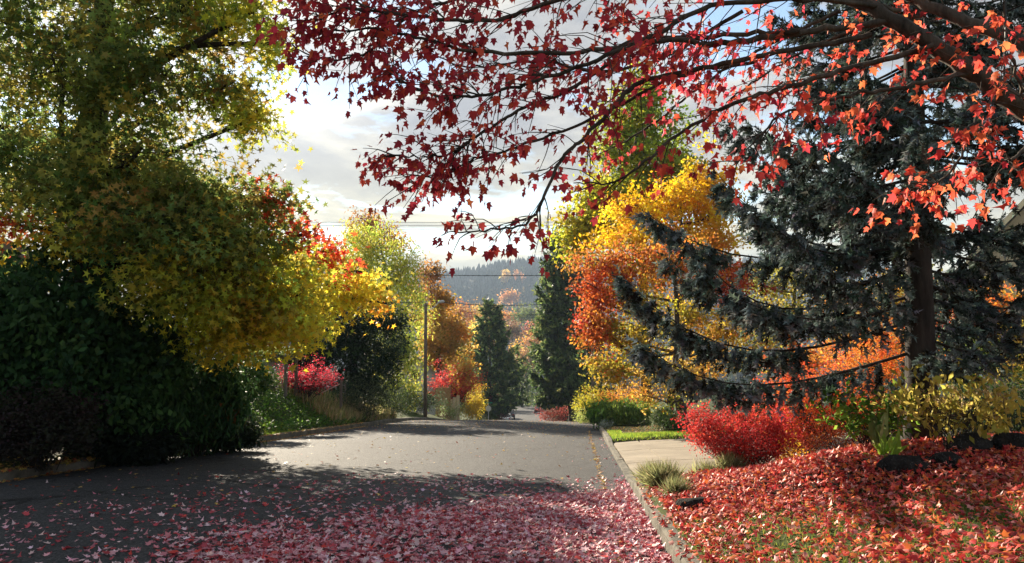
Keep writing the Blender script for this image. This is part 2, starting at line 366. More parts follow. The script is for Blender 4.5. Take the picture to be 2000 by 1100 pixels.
# road sheet
def build_road():
    Y = np.concatenate([np.arange(-12, 140, 0.5), np.arange(140, 262, 2.0)]); tt = np.linspace(-1, 1, 25)
    rows = []
    for y in Y:
        w = hw(y) + 0.02; u = tt * w; z = zr(y) + 0.07 * (1 - tt ** 2) - 0.035 + 0.006 * vnoise(u, y, 1.3, 4); rows.append(np.column_stack([cx(y) + u, np.full(25, y), z]))
    P = np.array(rows); ny, nx = P.shape[:2]; idx = np.arange(ny * nx).reshape(ny, nx)
    q = np.stack([idx[:-1, :-1], idx[:-1, 1:], idx[1:, 1:], idx[1:, :-1]], -1).reshape(-1, 4)
    road = link('road', raw_mesh('road', P.reshape(-1, 3), q, [asphalt()], None, True), kind='structure', label='grey asphalt street running downhill and over a crest')
    g = Geo(); ys = np.arange(3, 34, 0.35); r = np.random.default_rng(3)
    x = cx(ys) + hw(ys) - 0.47 + r.normal(0, 0.006, len(ys)); z = road_z(x, ys) + 0.004
    g.add(np.column_stack([np.concatenate([x - 0.012, x + 0.012]), np.concatenate([ys, ys]), np.concatenate([z, z])]), None,
          [(i, i + len(ys), i + 1 + len(ys), i + 1) for i in range(len(ys) - 1)])
    link('gutter_seam', g.mesh('gutter_seam', [plain('tar_seam', (0.02, 0.018, 0.015), 0.9)]), road)
    return road
def road_z(x, y):
    t = np.clip((x - cx(y)) / hw(y), -1, 1); return zr(y) + 0.07 * (1 - t ** 2) - 0.035 + 0.006 * vnoise(x - cx(y), y, 1.3, 4)
ROAD = build_road()

# kerbs: cast segments butted end to end
def kerb(side, y0, y1, step, name, label):
    root = link(name, None, kind='structure', label=label)
    ys = np.arange(y0, y1, step); r = np.random.default_rng(7 + side)
    for i, a in enumerate(ys):
        b = min(a + step, y1) - 0.012; n = 5; yy = np.linspace(a, b, n); g = Geo(); dy = r.normal(0, 0.006)
        prof = [(0.0, -0.2), (0.012, 1.0 - 0.25), (0.035, 1.0), (0.15, 1.0), (0.15, -0.2)]
        V = []
        for y in yy:
            low = sstep(13.2, 14.4, y) * (1 - sstep(24.4, 25.4, y)) if side > 0 else 0.0
            top = 0.145 * (1 - low) + 0.03 * low
            for (du, h) in prof:
                jit = r.normal(0, 0.004)
                zz = zr(y) + (top * h if h > 0 else -0.12) + dy + (jit if h > 0 else 0)
                if h == 1.0 and du > 0.1: zz += 0.012
                V.append((cx(y) + side * (hw(y) + du + (jit if h > 0 else 0)), y, zz))
        m = len(prof); q = []
        for k in range(n - 1):
            for j in range(m - 1):
                f = (k * m + j, k * m + j + 1, (k + 1) * m + j + 1, (k + 1) * m + j); q.append(f if side < 0 else f[::-1])
        g.add(V, [(0, 1, 2), (0, 2, 3), (0, 3, 4)] + [((n - 1) * m, (n - 1) * m + a1, (n - 1) * m + a1 + 1) for a1 in (1, 2, 3)], q)
        link('kerb_segment', g.mesh('kerb_segment', [KERB]), root)
kerb(1, 2.0, 60, 2.4, 'kerb_right', 'worn concrete kerb along the right side of the street')
kerb(-1, 4.0, 62, 2.4, 'kerb_left', 'dark concrete kerb along the bank on the left')

# concrete driveway: cast slabs with recessed joints
def build_drive():
    root = link('driveway', None, kind='structure', label='pale concrete driveway crossing on the right')
    ys = [14.05, 17.75, 21.45, 25.15]; r = np.random.default_rng(2)
    xs = [0.0, 0.85, 4.3, 7.8, 11.5, 16]
    for j in range(3):
        for i in range(5):
            g = Geo(); n = 4; gap = 0.03
            a, b = xs[i] + gap, xs[i + 1] - gap; c, d = ys[j] + gap, ys[j + 1] - gap
            top = []
            for y in np.linspace(c, d, n):
                for s in np.linspace(a, b, n):
                    x = cx(y) + hw(y) + 0.155 + s; z = zr(y) + (0.04 + 0.085 * min(s, 0.85) / 0.85 + 0.055 * max(s - 0.85, 0)) ; top.append((x, y, z))
            t = np.array(top); low = t - [0, 0, 0.09]; e = np.arange(n * n).reshape(n, n)
            q = [(e[p, s], e[p, s + 1], e[p + 1, s + 1], e[p + 1, s]) for p in range(n - 1) for s in range(n - 1)]
            ring = list(e[0, :]) + list(e[1:, -1]) + list(e[-1, ::-1][1:]) + list(e[::-1, 0][1:-1])
            q += [(ring[k], ring[k] + n * n, ring[(k + 1) % len(ring)] + n * n, ring[(k + 1) % len(ring)])[::-1] for k in range(len(ring))]
            g.add(np.vstack([t, low]), None, q); link('slab', g.mesh('slab', [CONC]), root)
build_drive()

# ------------------------------------------------------------------ vegetation builders
def in_ellipsoid(r, n, shell=0.55):
    d = norm(r.normal(size=(n, 3))); rad = (shell ** 3 + (1 - shell ** 3) * r.uniform(size=(n, 1))) ** (1 / 3) if shell > 0 else r.uniform(size=(n, 1)) ** (1 / 3)
    return d * rad
def tree(name, label, cat, base, trunk, clumps, leaf, group=None, bark=None, leafm=None, seed=1, tmpl=DIA, lsize=(0.06, 0.1), csig=0.3, per=30,
         nb=(0, 0, 0.6), ns=0.8, limb_r=0.05, twig_r=0.012, sag=0.1, tip=None, shell=0.5, csigz=0.8, twigs=1.0, loose=0.2):
    """clumps: list of (centre, (rx,ry,rz), clusters, palette, start height fraction of the trunk); trunk: (control points, radii)"""
    r = np.random.default_rng(seed); root = thing(name, label, cat, base, 0, group); B = np.asarray(base, float)
    g = Geo(); tp = np.asarray(trunk[0], float); n = max(8, len(tp) * 4); tc = curve(tp, n); rad = np.interp(np.linspace(0, 1, n), np.linspace(0, 1, len(trunk[1])), trunk[1])
    rad = rad * (1 + 0.35 * np.exp(-np.linspace(0, 1, n) * 18)); g.tube(tc - B, rad, 9)
    V = []; F = []; C = []; nv = 0
    for (c, rr, ncl, palette, frac) in clumps:
        c = np.asarray(c, float); rr = np.asarray(rr, float)
        i0 = int(np.clip(frac * (n - 1), 1, n - 1)); s = tc[i0]; mid = (s + c) / 2 + r.normal(0, 0.08, 3) * np.linalg.norm(c - s) + [0, 0, -sag * np.linalg.norm(c - s)]
        end = c + (c - s) / (np.linalg.norm(c - s) + 1e-6) * rr.mean() * 0.5
        lc = curve([s, mid, c, end], 12); r0 = min(limb_r, rad[i0] * 0.75)
        g.tube(lc - B, np.linspace(r0, r0 * 0.25, 12), 6)
        off = in_ellipsoid(r, ncl, shell) * rr * (1 + loose * r.normal(size=(ncl, 1))); cc = c + off
        li = np.argmin(((cc[:, None] - lc[None, 4:]) ** 2).sum(-1), 1) + 4
        li = np.maximum(li - r.integers(0, 3, ncl), 1)
        for k in range(ncl):
            if r.uniform() > twigs: continue
            a = lc[li[k]]; b = cc[k]; m = (a + b) / 2 + r.normal(0, 0.07, 3) * np.linalg.norm(b - a); g.tube(curve([a, m, b], 4) - B, np.linspace(twig_r, twig_r * 0.35, 4), 3)
        nl = per * ncl
        stretch = norm(off + 1e-4) * csig
        pos = np.repeat(cc, per, 0) + r.normal(size=(nl, 3)) * csig * [1, 1, csigz] + np.repeat(stretch, per, 0) * r.normal(0, 0.7, (nl, 1))
        nbias = np.asarray(nb) + np.repeat(norm(off), per, 0) * 0.3
        R = frames(r, nl, nbias, ns) if tip is None else frames(r, nl, None, 1.0, tip, 0.55)
        cols = np.repeat(pal(r, ncl, palette, 0.34), per, 0) * 0.7 + pal(r, nl, palette, 0.2) * 0.3
        v, f, cl = place(tmpl, pos - B, R, r.uniform(*lsize, nl), cols); V.append(v); F.append(f + nv); C.append(cl); nv += len(v)
    link('trunk', g.mesh('trunk', [bark or BARK], smooth=True), root)
    link('crown', raw_mesh('crown', np.concatenate(V), np.concatenate(F), [leafm or LEAFM], np.concatenate(C)), root, kind='stuff')
    return root
def pclump(px, py, D, rx, ry, rz, ncl, palette, frac=0.5):
    return (at(px, py, D), (rx * D / FPX, rz, ry * D / FPX), ncl, palette, frac)
def shrub(name, label, cat, base, dims, palette, seed, nstem=24, ncl=60, per=25, tmpl=DIA, lsize=(0.03, 0.05), csig=0.09, leafm=None, bark=None, group=None,
          stem_r=0.008, hollow=0.35, vase=0.25, tip=None, nb=(0, 0, 0.6), ns=0.8, zmin=0.15, lean=(0, 0)):
    """rounded bush: stems fan from the base and carry leaves in the outer part. dims = (rx, ry, height)"""
    r = np.random.default_rng(seed); root = thing(name, label, cat, base, 0, group); rx, ry, H = dims; g = Geo()
    tips = in_ellipsoid(r, ncl, hollow); tips[:, 2] = tips[:, 2] * 0.5 + 0.5; tips[:, 2] = zmin + (1 - zmin) * tips[:, 2]
    cc = tips * [rx, ry, H]; cc[:, 0] += lean[0] * tips[:, 2]; cc[:, 1] += lean[1] * tips[:, 2]
    cc *= (1 + 0.1 * r.normal(size=(ncl, 1))); cc[:, 2] = np.abs(cc[:, 2])
    for k in range(ncl):
        b = cc[k]; a = np.array([r.normal(0, 0.12) * rx * vase * 4, r.normal(0, 0.12) * ry * vase * 4, -0.05]); m = np.array([a[0] * 0.5 + b[0] * 0.42, a[1] * 0.5 + b[1] * 0.42, b[2] * 0.55])
        if k < nstem: g.tube(curve([a, m, b], 6), np.linspace(stem_r, stem_r * 0.3, 6), 4)
        else:
            j = r.integers(0, min(nstem, ncl)); o = cc[j] * 0.55; g.tube(np.array([o, (o + b) / 2 + r.normal(0, 0.03, 3), b]), np.linspace(stem_r * 0.5, stem_r * 0.25, 3), 3)
    nl = ncl * per; pos = np.repeat(cc, per, 0) + r.normal(size=(nl, 3)) * csig; pos[:, 2] = np.abs(pos[:, 2]) + 0.02
    R = frames(r, nl, np.asarray(nb) + 0.5 * norm(np.repeat(cc, per, 0)), ns) if tip is None else frames(r, nl, None, 1.0, tip, 0.6)
    cols = np.repeat(pal(r, ncl, palette, 0.2), per, 0) * 0.6 + pal(r, nl, palette, 0.2) * 0.4
    v, f, c = place(tmpl, pos, R, r.uniform(*lsize, nl), cols)
    link('stems', g.mesh('stems', [bark or BARKD]), root, kind='stuff'); link('foliage', raw_mesh('foliage', v, f, [leafm or LEAFM], c), root, kind='stuff')
    return root
def conifer(name, label, base, H, L0, palette, seed, trunk_r=0.2, whorl=0.35, nper=6, tmpl=FROND, bsize=(0.3, 0.5), lets=12, brushes=4, let_len=0.5, h0=0.8, droop=0.25, lean=(0, 0),
            power=0.9, group=None, inner=0.2, bark=None, extra=(), bare_r=0.02, hang=0.9, leafm=None, skip=None, cat='tree', uneven=0.14):
    r = np.random.default_rng(seed); root = thing(name, label, cat, base, 0, group); g = Geo(); n = 14
    ax = np.column_stack([np.linspace(0, 1, n) * lean[0], np.linspace(0, 1, n) * lean[1], np.linspace(-0.2, H, n)])
    rad = np.linspace(trunk_r, 0.02, n); rad[0] *= 1.3; g.tube(ax, rad, 9)
    P = []; T = []; W = []
    def branch(p0, d, L, dr, up, nlets, ts=1.0, inn=None):
        t = np.linspace(0, 1, 10); side = np.array([-d[1], d[0], 0]); wob = r.normal(0, 0.06) * L
        pts = p0 + d * (L * t)[:, None] + side * (wob * np.sin(t * 3))[:, None]; pts[:, 2] += L * (-dr * np.sin(t * 1.6) + up * t ** 3)
        g.tube(pts, np.linspace(min(bare_r, 0.012 * L + 0.004), 0.004, 10), 4)
        m = max(3, int(nlets)); tt = np.sort(r.uniform(inner if inn is None else inn, 1.0, m))
        o = np.stack([np.interp(tt, t, pts[:, k]) for k in range(3)], 1); sgn = r.choice([-1, 1], m)[:, None]
        ll = let_len * (0.35 + 0.9 * (1 - tt)[:, None]) * r.uniform(0.6, 1.2, (m, 1)) * ts
        ld = norm(side * sgn * 0.8 + d * 0.6 + np.array([0, 0, -hang]) * r.uniform(0.2, 1.2, (m, 1)))
        for b in range(brushes):
            f = (b + r.uniform(0, 0.9, (m, 1))) / brushes
            P.append(o + ld * ll * f + np.array([0, 0, -0.12]) * ll * f ** 2); T.append(ld * 0.8 + r.normal(0, 0.3, (m, 3))); W.append(np.full(m, 1.0))
        k = 4; f = np.linspace(0.75, 1.0, k)[:, None]; P.append(np.stack([np.interp(f[:, 0], t, pts[:, q]) for q in range(3)], 1)); T.append(np.tile(norm(pts[-1] - pts[-3]), (k, 1)) + r.normal(0, 0.2, (k, 3))); W.append(np.full(k, 1.1))
    h = h0
    while h < H - 0.15:
        fr = (h - h0) / (H - h0); Lm = L0 * (1 - fr) ** power * min(1.0, 0.75 + 2.2 * fr) + 0.12
        for k in range(max(3, int(round(nper * (1 - 0.35 * fr))))):
            a = r.uniform(0, 2 * math.pi); 
            if skip is not None and skip(a, h, r): continue
            L = Lm * max(0.35, 1 + r.normal(0, uneven)); hh = h + r.uniform(-0.5, 0.5) * whorl; c = np.array([np.interp(hh, ax[:, 2], ax[:, 0]), np.interp(hh, ax[:, 2], ax[:, 1]), hh])
            branch(c, np.array([math.cos(a), math.sin(a), 0]), L, droop * (1 - 0.8 * fr), droop * 0.9 + 0.25 * fr, lets * L / L0 + 2)
        h += whorl * r.uniform(0.8, 1.2)
    for (hh, tipp, nl, ts) in extra:
        c = np.array([0, 0, hh]); v = np.asarray(tipp) - np.asarray(base) - c; L = math.hypot(v[0], v[1]); d = np.array([v[0] / L, v[1] / L, 0]); up = v[2] / L
        sg = 0.16 + 0.05 * (hh * 7 % 3); branch(c, d, L, sg, up + sg * math.sin(1.6), nl * 1.5, ts, .12 if hh < 1.5 else .36 if hh < 2 and tipp[0] < base[0] - 1 else .1)
    P = np.concatenate(P); T = np.concatenate(T); W = np.concatenate(W); m = len(P)
    v, f, c = place(tmpl, P, frames(r, m, None, 1.0, norm(T), 0.15), r.uniform(*bsize, m) * W, pal(r, m, palette, 0.25))
    link('trunk', g.mesh('trunk', [bark or BARKD], smooth=True), root)
    link('crown', raw_mesh('crown', v, f, [leafm or NEEDLE], c), root, kind='stuff')
    return root

# palettes
OLIVE = [('#747c38', 5), ('#5f7436', 5), ('#a89638', 3), ('#94703a', 1.2), ('#4f6832', 4)]
OLIVEY = [('#a8a838', 4), ('#c4b636', 3), ('#85963c', 4), ('#c4a236', 1)]
GOLD = [('#e0c834', 4), ('#ccb834', 3), ('#9ca43a', 4), ('#dcb034', 1.5)]
AMBER = [('#e6b02a', 3), ('#e0962a', 3), ('#d67c2c', 2), ('#d0b42a', 2)]
SCARLET = [('#d6402c', 4), ('#c4302c', 3), ('#d9642c', 2), ('#8f7a2c', 1)]
DARKGREEN = [('#2f4a2a', 4), ('#38552c', 3), ('#263c24', 3), ('#4a6434', 1)]
MIDGREEN = [('#4c6a22', 3), ('#5d7a26', 3), ('#3c5720', 3), ('#7c8a2c', 1)]

# ------------------------------------------------------------------ left side: big sweetgum and its bank
def build_sweetgum():
    D = 18.0; base = gpt(185, 700, D)
    tp = [base - [0, 0, 0.3], at(183, 600, D), at(178, 480, D), at(172, 330, D), at(190, 180, D), at(205, 20, D), at(200, -180, D), at(210, -380, D)]
    c = pclump; O, Y, G, A, S = OLIVE, OLIVEY, GOLD, AMBER, SCARLET
    cl = [c(30, 60, 18, 150, 120, 2.6, 60, O, .7), c(-60, 230, 18.5, 140, 160, 2.4, 50, O, .5), c(190, 20, 18, 150, 120, 2.6, 60, O, .75), c(330, 40, 16.8, 100, 100, 2.0, 46, O, .75),
          c(120, 170, 16.6, 140, 90, 1.8, 46, O, .55), c(300, 170, 17, 120, 90, 2.0, 46, O, .6), c(425, 175, 17.5, 62, 62, 1.2, 18, O, .6), c(488, 235, 17.5, 52, 42, 1.0, 16, Y, .5),
          c(480, 30, 16, 60, 34, 1.0, 16, Y, .7), c(520, 85, 15.8, 26, 40, .6, 7, Y, .7), c(400, 10, 17.5, 70, 60, 1.4, 18, Y, .75),
          c(60, 330, 17, 130, 70, 1.8, 38, O, .45), c(250, 320, 16.4, 150, 90, 1.9, 60, O, .45), c(395, 402, 16.6, 105, 46, 1.5, 34, O, .4), c(512, 392, 16.8, 55, 24, 1.0, 12, O, .4),
          c(330, 450, 16, 150, 90, 1.9, 70, O, .35), c(190, 420, 15.8, 110, 60, 1.4, 36, O, .4), c(460, 480, 16.3, 110, 80, 1.6, 56, O, .3), c(400, 560, 16.2, 130, 80, 1.7, 58, Y, .3),
          c(540, 570, 16.8, 90, 80, 1.6, 48, Y + G[:1], .3), c(490, 612, 17, 80, 55, 1.3, 34, G, .25), c(600, 600, 20, 80, 45, 1.2, 26, G, .25), c(680, 575, 21.5, 66, 34, .9, 18, G + A[:1], .25),
          c(435, 655, 17.6, 55, 42, 1.0, 22, G, .2), c(330, 600, 18.6, 90, 55, 1.4, 26, Y, .25), c(610, 510, 20, 60, 36, .9, 12, Y + G, .3), c(590, 458, 17, 20, 22, .4, 3, S, .33), c(630, 490, 20, 32, 20, .5, 5, S, .33),
          c(530, 395, 17, 16, 36, .4, 3, S, .35), c(690, 530, 21.5, 20, 14, .4, 2, S, .3), c(30, 440, 17.5, 70, 16, .8, 8, S + A, .4), c(125, 470, 17, 50, 30, .9, 10, A + Y, .3), c(95, 540, 18, 60, 40, 1, 8, Y, .25),
          c(575, 640, 18, 70, 30, 1.0, 18, G, .25), c(735, 590, 22, 18, 18, .4, 4, A, .3),
          # far side of the round crown
          c(470, 600, 21.5, 90, 50, 1.8, 20, Y, .3), c(400, 560, 24, 90, 50, 1.8, 20, Y, .3), c(560, 610, 21, 70, 40, 1.5, 14, G, .3), c(320, 480, 23, 110, 70, 2.0, 40, O, .4), c(225, 440, 21.5, 100, 70, 1.8, 40, O, .4), c(250, 330, 21, 120, 80, 2.0, 40, O, .5), c(80, 330, 21, 110, 80, 1.8, 36, O, .5), c(660, 560, 22.5, 50, 36, 1.2, 14, G, .3), c(-150, 420, 19, 110, 110, 2, 36, O, .4)]
    cl = [(a, b, int(n * 1.2), p_, f_ * .8) for (a, b, n, p_, f_) in cl]
    t = tree('sweetgum_tree', 'huge olive and yellow sweetgum with dark trunk overhanging the left of the street', 'tree', base, (tp, [.46, .43, .40, .36, .28, .2, .12, .06]), cl, None,
         bark=BARKD, leafm=LEAFM, seed=11, tmpl=STAR, lsize=(.14, .22), csig=.22, per=38, nb=(0, 0, .5), ns=.9, limb_r=.085, twig_r=.011, sag=-.1, shell=.4, loose=.22, csigz=1.1)
build_sweetgum()

# dark evergreen shrubs under it
shrub('laurel_shrub', 'tall dark green laurel at the left edge below the brown eaves', 'shrub', gpt(55, 700, 16.2), (1.9, 1.5, 3.7), DARKGREEN, 21, 40, 420, 44, DIA, (.13, .21), .2, LEAFD, stem_r=.02, hollow=.55, tip=(0, -.2, -.7))
shrub('laurel_shrub', 'rounded dark green laurel directly below the sweetgum trunk', 'shrub', gpt(215, 700, 17.2), (1.5, 1.3, 2.9), DARKGREEN, 22, 30, 320, 42, DIA, (.13, .21), .19, LEAFD, stem_r=.02, hollow=.5, tip=(0, -.2, -.7))
shrub('rhododendron', 'dark drooping-leaved rhododendron with a few orange leaves under the yellow boughs', 'shrub', gpt(380, 700, 19.4), (1.25, 1.2, 2.5), DARKGREEN + [('#4f5a2c', 1), ('#8a4a20', .12)], 23, 30, 230, 38, LONG, (.16, .26), .16, LEAFD, stem_r=.018, hollow=.5, tip=(0, -.2, -.9))
shrub('rhododendron', 'leggy dark rhododendron between the laurels and the ivy bank', 'shrub', gpt(300, 700, 18.0), (1.1, 1.0, 2.3), DARKGREEN, 24, 26, 190, 36, LONG, (.16, .26), .16, LEAFD, stem_r=.018, hollow=.45, tip=(0, -.2, -.9))
shrub('barberry_shrub', 'low blackish twiggy shrub at the kerb on the left edge', 'shrub', gpt(75, 830, 14.6), (1.15, .8, 1.35), [('#2a2420', 4), ('#2c3022', 4), ('#33282a', 2)], 25, 40, 220, 40, DIA, (.06, .1), .12, LEAFD, stem_r=.01, hollow=.35)
shrub('low_juniper', 'low dark juniper spilling over the kerb below the laurel', 'shrub', gpt(255, 850, 16.9), (1.1, .7, .8), [('#1c2319', 4), ('#26301f', 3)], 26, 20, 160, 32, LONG, (.12, .2), .12, LEAFD, hollow=.3)
shrub('low_juniper', 'dark juniper at the kerb just before the sunlit grass', 'shrub', gpt(435, 850, 20.6), (1.0, .7, .85), [('#1f281c', 4), ('#2c3a24', 3)], 27, 20, 170, 32, LONG, (.12, .2), .12, LEAFD, hollow=.3)
shrub('ivy_mound', 'rounded ivy-covered bush in sun and shade beside the first house', 'shrub', gpt(462, 800, 27.6), (1.2, 1.2, 1.5), [('#3c5724', 3), ('#2c4520', 4), ('#64762e', 1)], 28, 20, 230, 34, DIA, (.1, .15), .13, LEAFD, hollow=.7)

def ground_cover():
    r = np.random.default_rng(31); n = 15000; y = r.uniform(24.5, 38, n); s = r.uniform(.25, 5.5, n) ** 1.0; x = cx(y) - hw(y) - s
    keep = (s > .3 + .9 * sstep(26.5, 24, y)) & (s < 2.2 + .25 * (y - 24) + .5 * vnoise(x, y, 2.5, 2)); x, y = x[keep], y[keep]; n = len(x)
    z = gz(x, y) + r.uniform(.02, .26, n) * (1 + .6 * vnoise(x, y, 4, 6)); pos = np.column_stack([x, y, z])
    v, f, c = place(DIA, pos, frames(r, n, (0, 0, 1.1), .6), r.uniform(.09, .16, n), pal(r, n, [('#4a6e22', 4), ('#3a5c20', 4), ('#6c8a2c', 2)], .25))
    link('ivy_ground_cover', raw_mesh('ivy_ground_cover', v, f, [LEAFM], c), kind='stuff', label='bright green ivy ground cover on the bank above the kerb', cat='ground cover')
ground_cover()
BLADE = (np.array([(-.09, 0, 0), (.09, 0, 0), (0.0, 1, .0)]), np.array([(0, 1, 2)]))
BLADE2 = (np.array([(-.022, 0, 0), (.022, 0, 0), (.016, .55, .1), (-.016, .55, .1), (0, 1, .42)]), np.array([(0, 1, 2), (0, 2, 3), (3, 2, 4)]))
def blades(r, x, y, h, palette, lean=.35, dz=0.0):
    n = len(x); pos = np.column_stack([x, y, gz(x, y) + dz])
    return place(BLADE, pos, frames(r, n, None, 1.0, (0, 0, 1.0), lean), h, pal(r, n, palette, .25))
def lawn(name, label, x, y, h, palette, seed, lean=.35):
    r = np.random.default_rng(seed); v, f, c = blades(r, x, y, r.uniform(.5, 1.2, len(x)) * h, palette, lean)
    link(name, raw_mesh(name, v, f, [LEAFT], c), kind='stuff', label=label, cat='grass')
LAWN = [('#7f9a2a', 4), ('#6a8a26', 4), ('#a8ab3c', 2), ('#54702a', 2)]
r0 = np.random.default_rng(41)
_y = r0.uniform(21, 28, 14000); _s = r0.uniform(.16, 2.2, 14000); lawn('lawn_strip', 'sunlit lawn strip between the juniper and the ivy on the left', cx(_y) - hw(_y) - _s, _y, .09, LAWN + [('#b5a24c', 2)], 42)
_y = r0.uniform(25.6, 32, 30000); _s = r0.uniform(.2, 5.6, 30000); _k = (_s < 5.6) & (_y < 28.2 + .4 * np.sin(_s * 1.7) + 2.5 * (_s < .7)); lawn('lawn_strip', 'bright sunlit lawn edge beyond the concrete driveway', (cx(_y) + hw(_y) + _s)[_k], _y[_k], .085, LAWN, 43)
_y = r0.uniform(3.2, 9.3, 26000); _s = r0.uniform(.16, 7.5, 26000); lawn('lawn', 'patchy lawn under the red leaves in the right foreground', cx(_y) + hw(_y) + _s, _y, .06, [('#5f6a26', 4), ('#76782c', 3), ('#4b5a24', 3)], 44, .5)
_y = r0.uniform(33, 44, 6000); _s = np.abs(r0.normal(0, 1.0, 6000)) + .25 + .02 * (44 - _y); lawn('dry_grass', 'pale dry tall grass on the bank by the wire fence', cx(_y) - hw(_y) - _s, _y, .55, [('#a8946a', 4), ('#8f8a55', 3), ('#6f7a3c', 2)], 45, .3)

shrub('burning_bush', 'small scarlet burning bush with forked stems in front of the left house', 'shrub', gpt(602, 790, 34.5), (1.4, 1.0, 1.75), [('#c4283a', 4), ('#9c2432', 3), ('#d9384a', 2), ('#7a2a2c', 1)], 51, 14, 120, 34, DIA, (.05, .09), .12, LEAFT, stem_r=.025, hollow=.45, vase=.08, zmin=.32)
shrub('dark_undergrowth', 'dull green undergrowth to the right of the scarlet bush', 'shrub', gpt(715, 790, 38), (1.6, 1.2, 2.0), [('#38442a', 4), ('#4a5534', 3), ('#5a5a38', 1)], 52, 16, 110, 26, DIA, (.07, .12), .2)
shrub('dark_undergrowth', 'low shadowed shrub at the foot of the yellow-green tree', 'shrub', gpt(760, 800, 44), (1.8, 1.2, 1.6), [('#2c3824', 4), ('#3c4a2c', 3)], 53, 16, 110, 26, DIA, (.07, .12), .2)
shrub('dark_undergrowth', 'dusky bush below the small house window', 'shrub', gpt(528, 790, 33), (.8, .8, .85), [('#4a4a34', 4), ('#5c5a3c', 3), ('#39432a', 3)], 54, 14, 70, 24, DIA, (.06, .1), .15)

# dark pine behind, birch-like tree, rusty oaks
def build_left_trees():
    c = pclump
    b = gpt(690, 790, 42)
    dk = [('#22301f', 4), ('#2c3b26', 3), ('#1a2619', 3)]
    tree('yew_tree', 'broad blackish green yew behind the yellow sweetgum boughs', 'tree', b, ([b, at(690, 700, 42), at(690, 600, 42), at(695, 560, 42)], [.25, .2, .12, .05]),
         [c(620, 690, 42, 60, 50, 1.8, 46, dk, .4), c(680, 650, 42, 60, 50, 1.8, 50, dk, .6), c(745, 625, 42, 36, 22, 1.2, 22, dk, .8), c(720, 710, 42, 60, 50, 1.8, 46, dk, .4), c(650, 600, 43, 50, 40, 1.5, 34, dk, .8), c(580, 710, 43, 40, 50, 1.5, 30, dk, .3), c(690, 760, 41.5, 50, 36, 1.6, 36, dk, .2), c(760, 690, 43, 30, 40, 1.4, 20, dk, .4)],
         None, bark=BARKD, leafm=LEAFD, seed=61, tmpl=LONG, lsize=(.2, .34), csig=.32, per=56, limb_r=.07, twig_r=.015, shell=.2)
    b = gpt(775, 815, 58); yg = [('#bcbc40', 4), ('#a3b03c', 4), ('#ccc250', 3), ('#84943c', 2)]; lo = [('#93a03c', 4), ('#a8aa40', 3), ('#687e34', 3)]
    tree('weeping_birch', 'tall yellow-green weeping tree beside the utility pole', 'tree', b, ([b, at(772, 740, 58), at(765, 640, 58), at(755, 540, 58), at(740, 470, 58)], [.3, .24, .18, .1, .04]),
         [c(735, 500, 58, 60, 50, 2.0, 44, yg, .75), c(690, 520, 58, 50, 40, 1.8, 34, yg, .7), c(780, 540, 58, 42, 50, 1.8, 40, yg, .7), c(715, 570, 59, 60, 40, 2, 38, yg, .6), c(790, 610, 57.5, 42, 50, 1.8, 38, yg, .5), c(788, 690, 57, 34, 50, 1.8, 38, lo, .4), c(760, 660, 58, 46, 46, 1.8, 30, lo, .4), c(780, 760, 57, 40, 40, 1.7, 34, lo, .2), c(745, 740, 57.5, 30, 40, 1.4, 14, lo, .3), c(700, 470, 58, 30, 26, 1.2, 14, yg, .85), c(805, 770, 59, 20, 36, 1.0, 10, lo, .2)],
         None, bark=BARK, leafm=LEAFT, seed=62, tmpl=LONG, lsize=(.2, .34), csig=.36, per=64, limb_r=.1, twig_r=.018, shell=.25, csigz=1.5, tip=(0, 0, -.8))
    b = gpt(700, 815, 68); ru = [('#a3713c', 4), ('#8f6034', 3), ('#b5854c', 3), ('#93803c', 1)]
    tree('oak_tree', 'sparse rusty brown treetop rising behind the yellow-green tree', 'tree', b, ([b, at(715, 650, 68), at(725, 520, 68), at(720, 450, 68)], [.3, .24, .14, .05]),
         [c(712, 440, 68, 30, 22, 1.4, 20, ru, .95), c(745, 460, 68, 34, 20, 1.4, 20, ru, .9), c(775, 478, 68, 26, 18, 1.2, 12, ru, .8), c(690, 458, 68, 26, 18, 1.2, 10, ru, .85)], None, seed=63, tmpl=DIA, lsize=(.2, .34), csig=.34, per=40, leafm=LEAFT, limb_r=.08, twig_r=.02)
    b = gpt(862, 800, 78); br = [('#c2943c', 4), ('#a8823a', 4), ('#cca44c', 3), ('#a39a3c', 2)]; og = [('#cf8a2c', 3), ('#d99a34', 3), ('#b5742c', 3)]
    tree('oak_tree', 'bronze and orange oak to the right of the utility pole', 'tree', b, ([b, at(858, 720, 78), at(850, 620, 78), at(840, 560, 78)], [.34, .28, .18, .06]),
         [c(835, 545, 78, 28, 30, 1.8, 24, [('#8a6a3c', 3), ('#a8713c', 3)], .95), c(862, 590, 78, 28, 26, 1.8, 28, og + br, .85), c(868, 640, 78, 42, 36, 2.4, 56, br, .7), c(845, 680, 78, 34, 36, 2.2, 40, br, .55), c(885, 690, 78, 34, 40, 2.2, 40, br, .5), c(900, 640, 78, 24, 30, 1.6, 20, og, .6), c(845, 712, 78, 12, 16, .8, 8, og, .4), c(905, 730, 69, 22, 30, 1.5, 14, og + br, .4), c(820, 600, 78, 24, 40, 1.5, 14, br, .7)],
         None, seed=64, tmpl=DIA, lsize=(.24, .4), csig=.36, per=52, leafm=LEAFT, limb_r=.11, twig_r=.022, shell=.2)
build_left_trees()

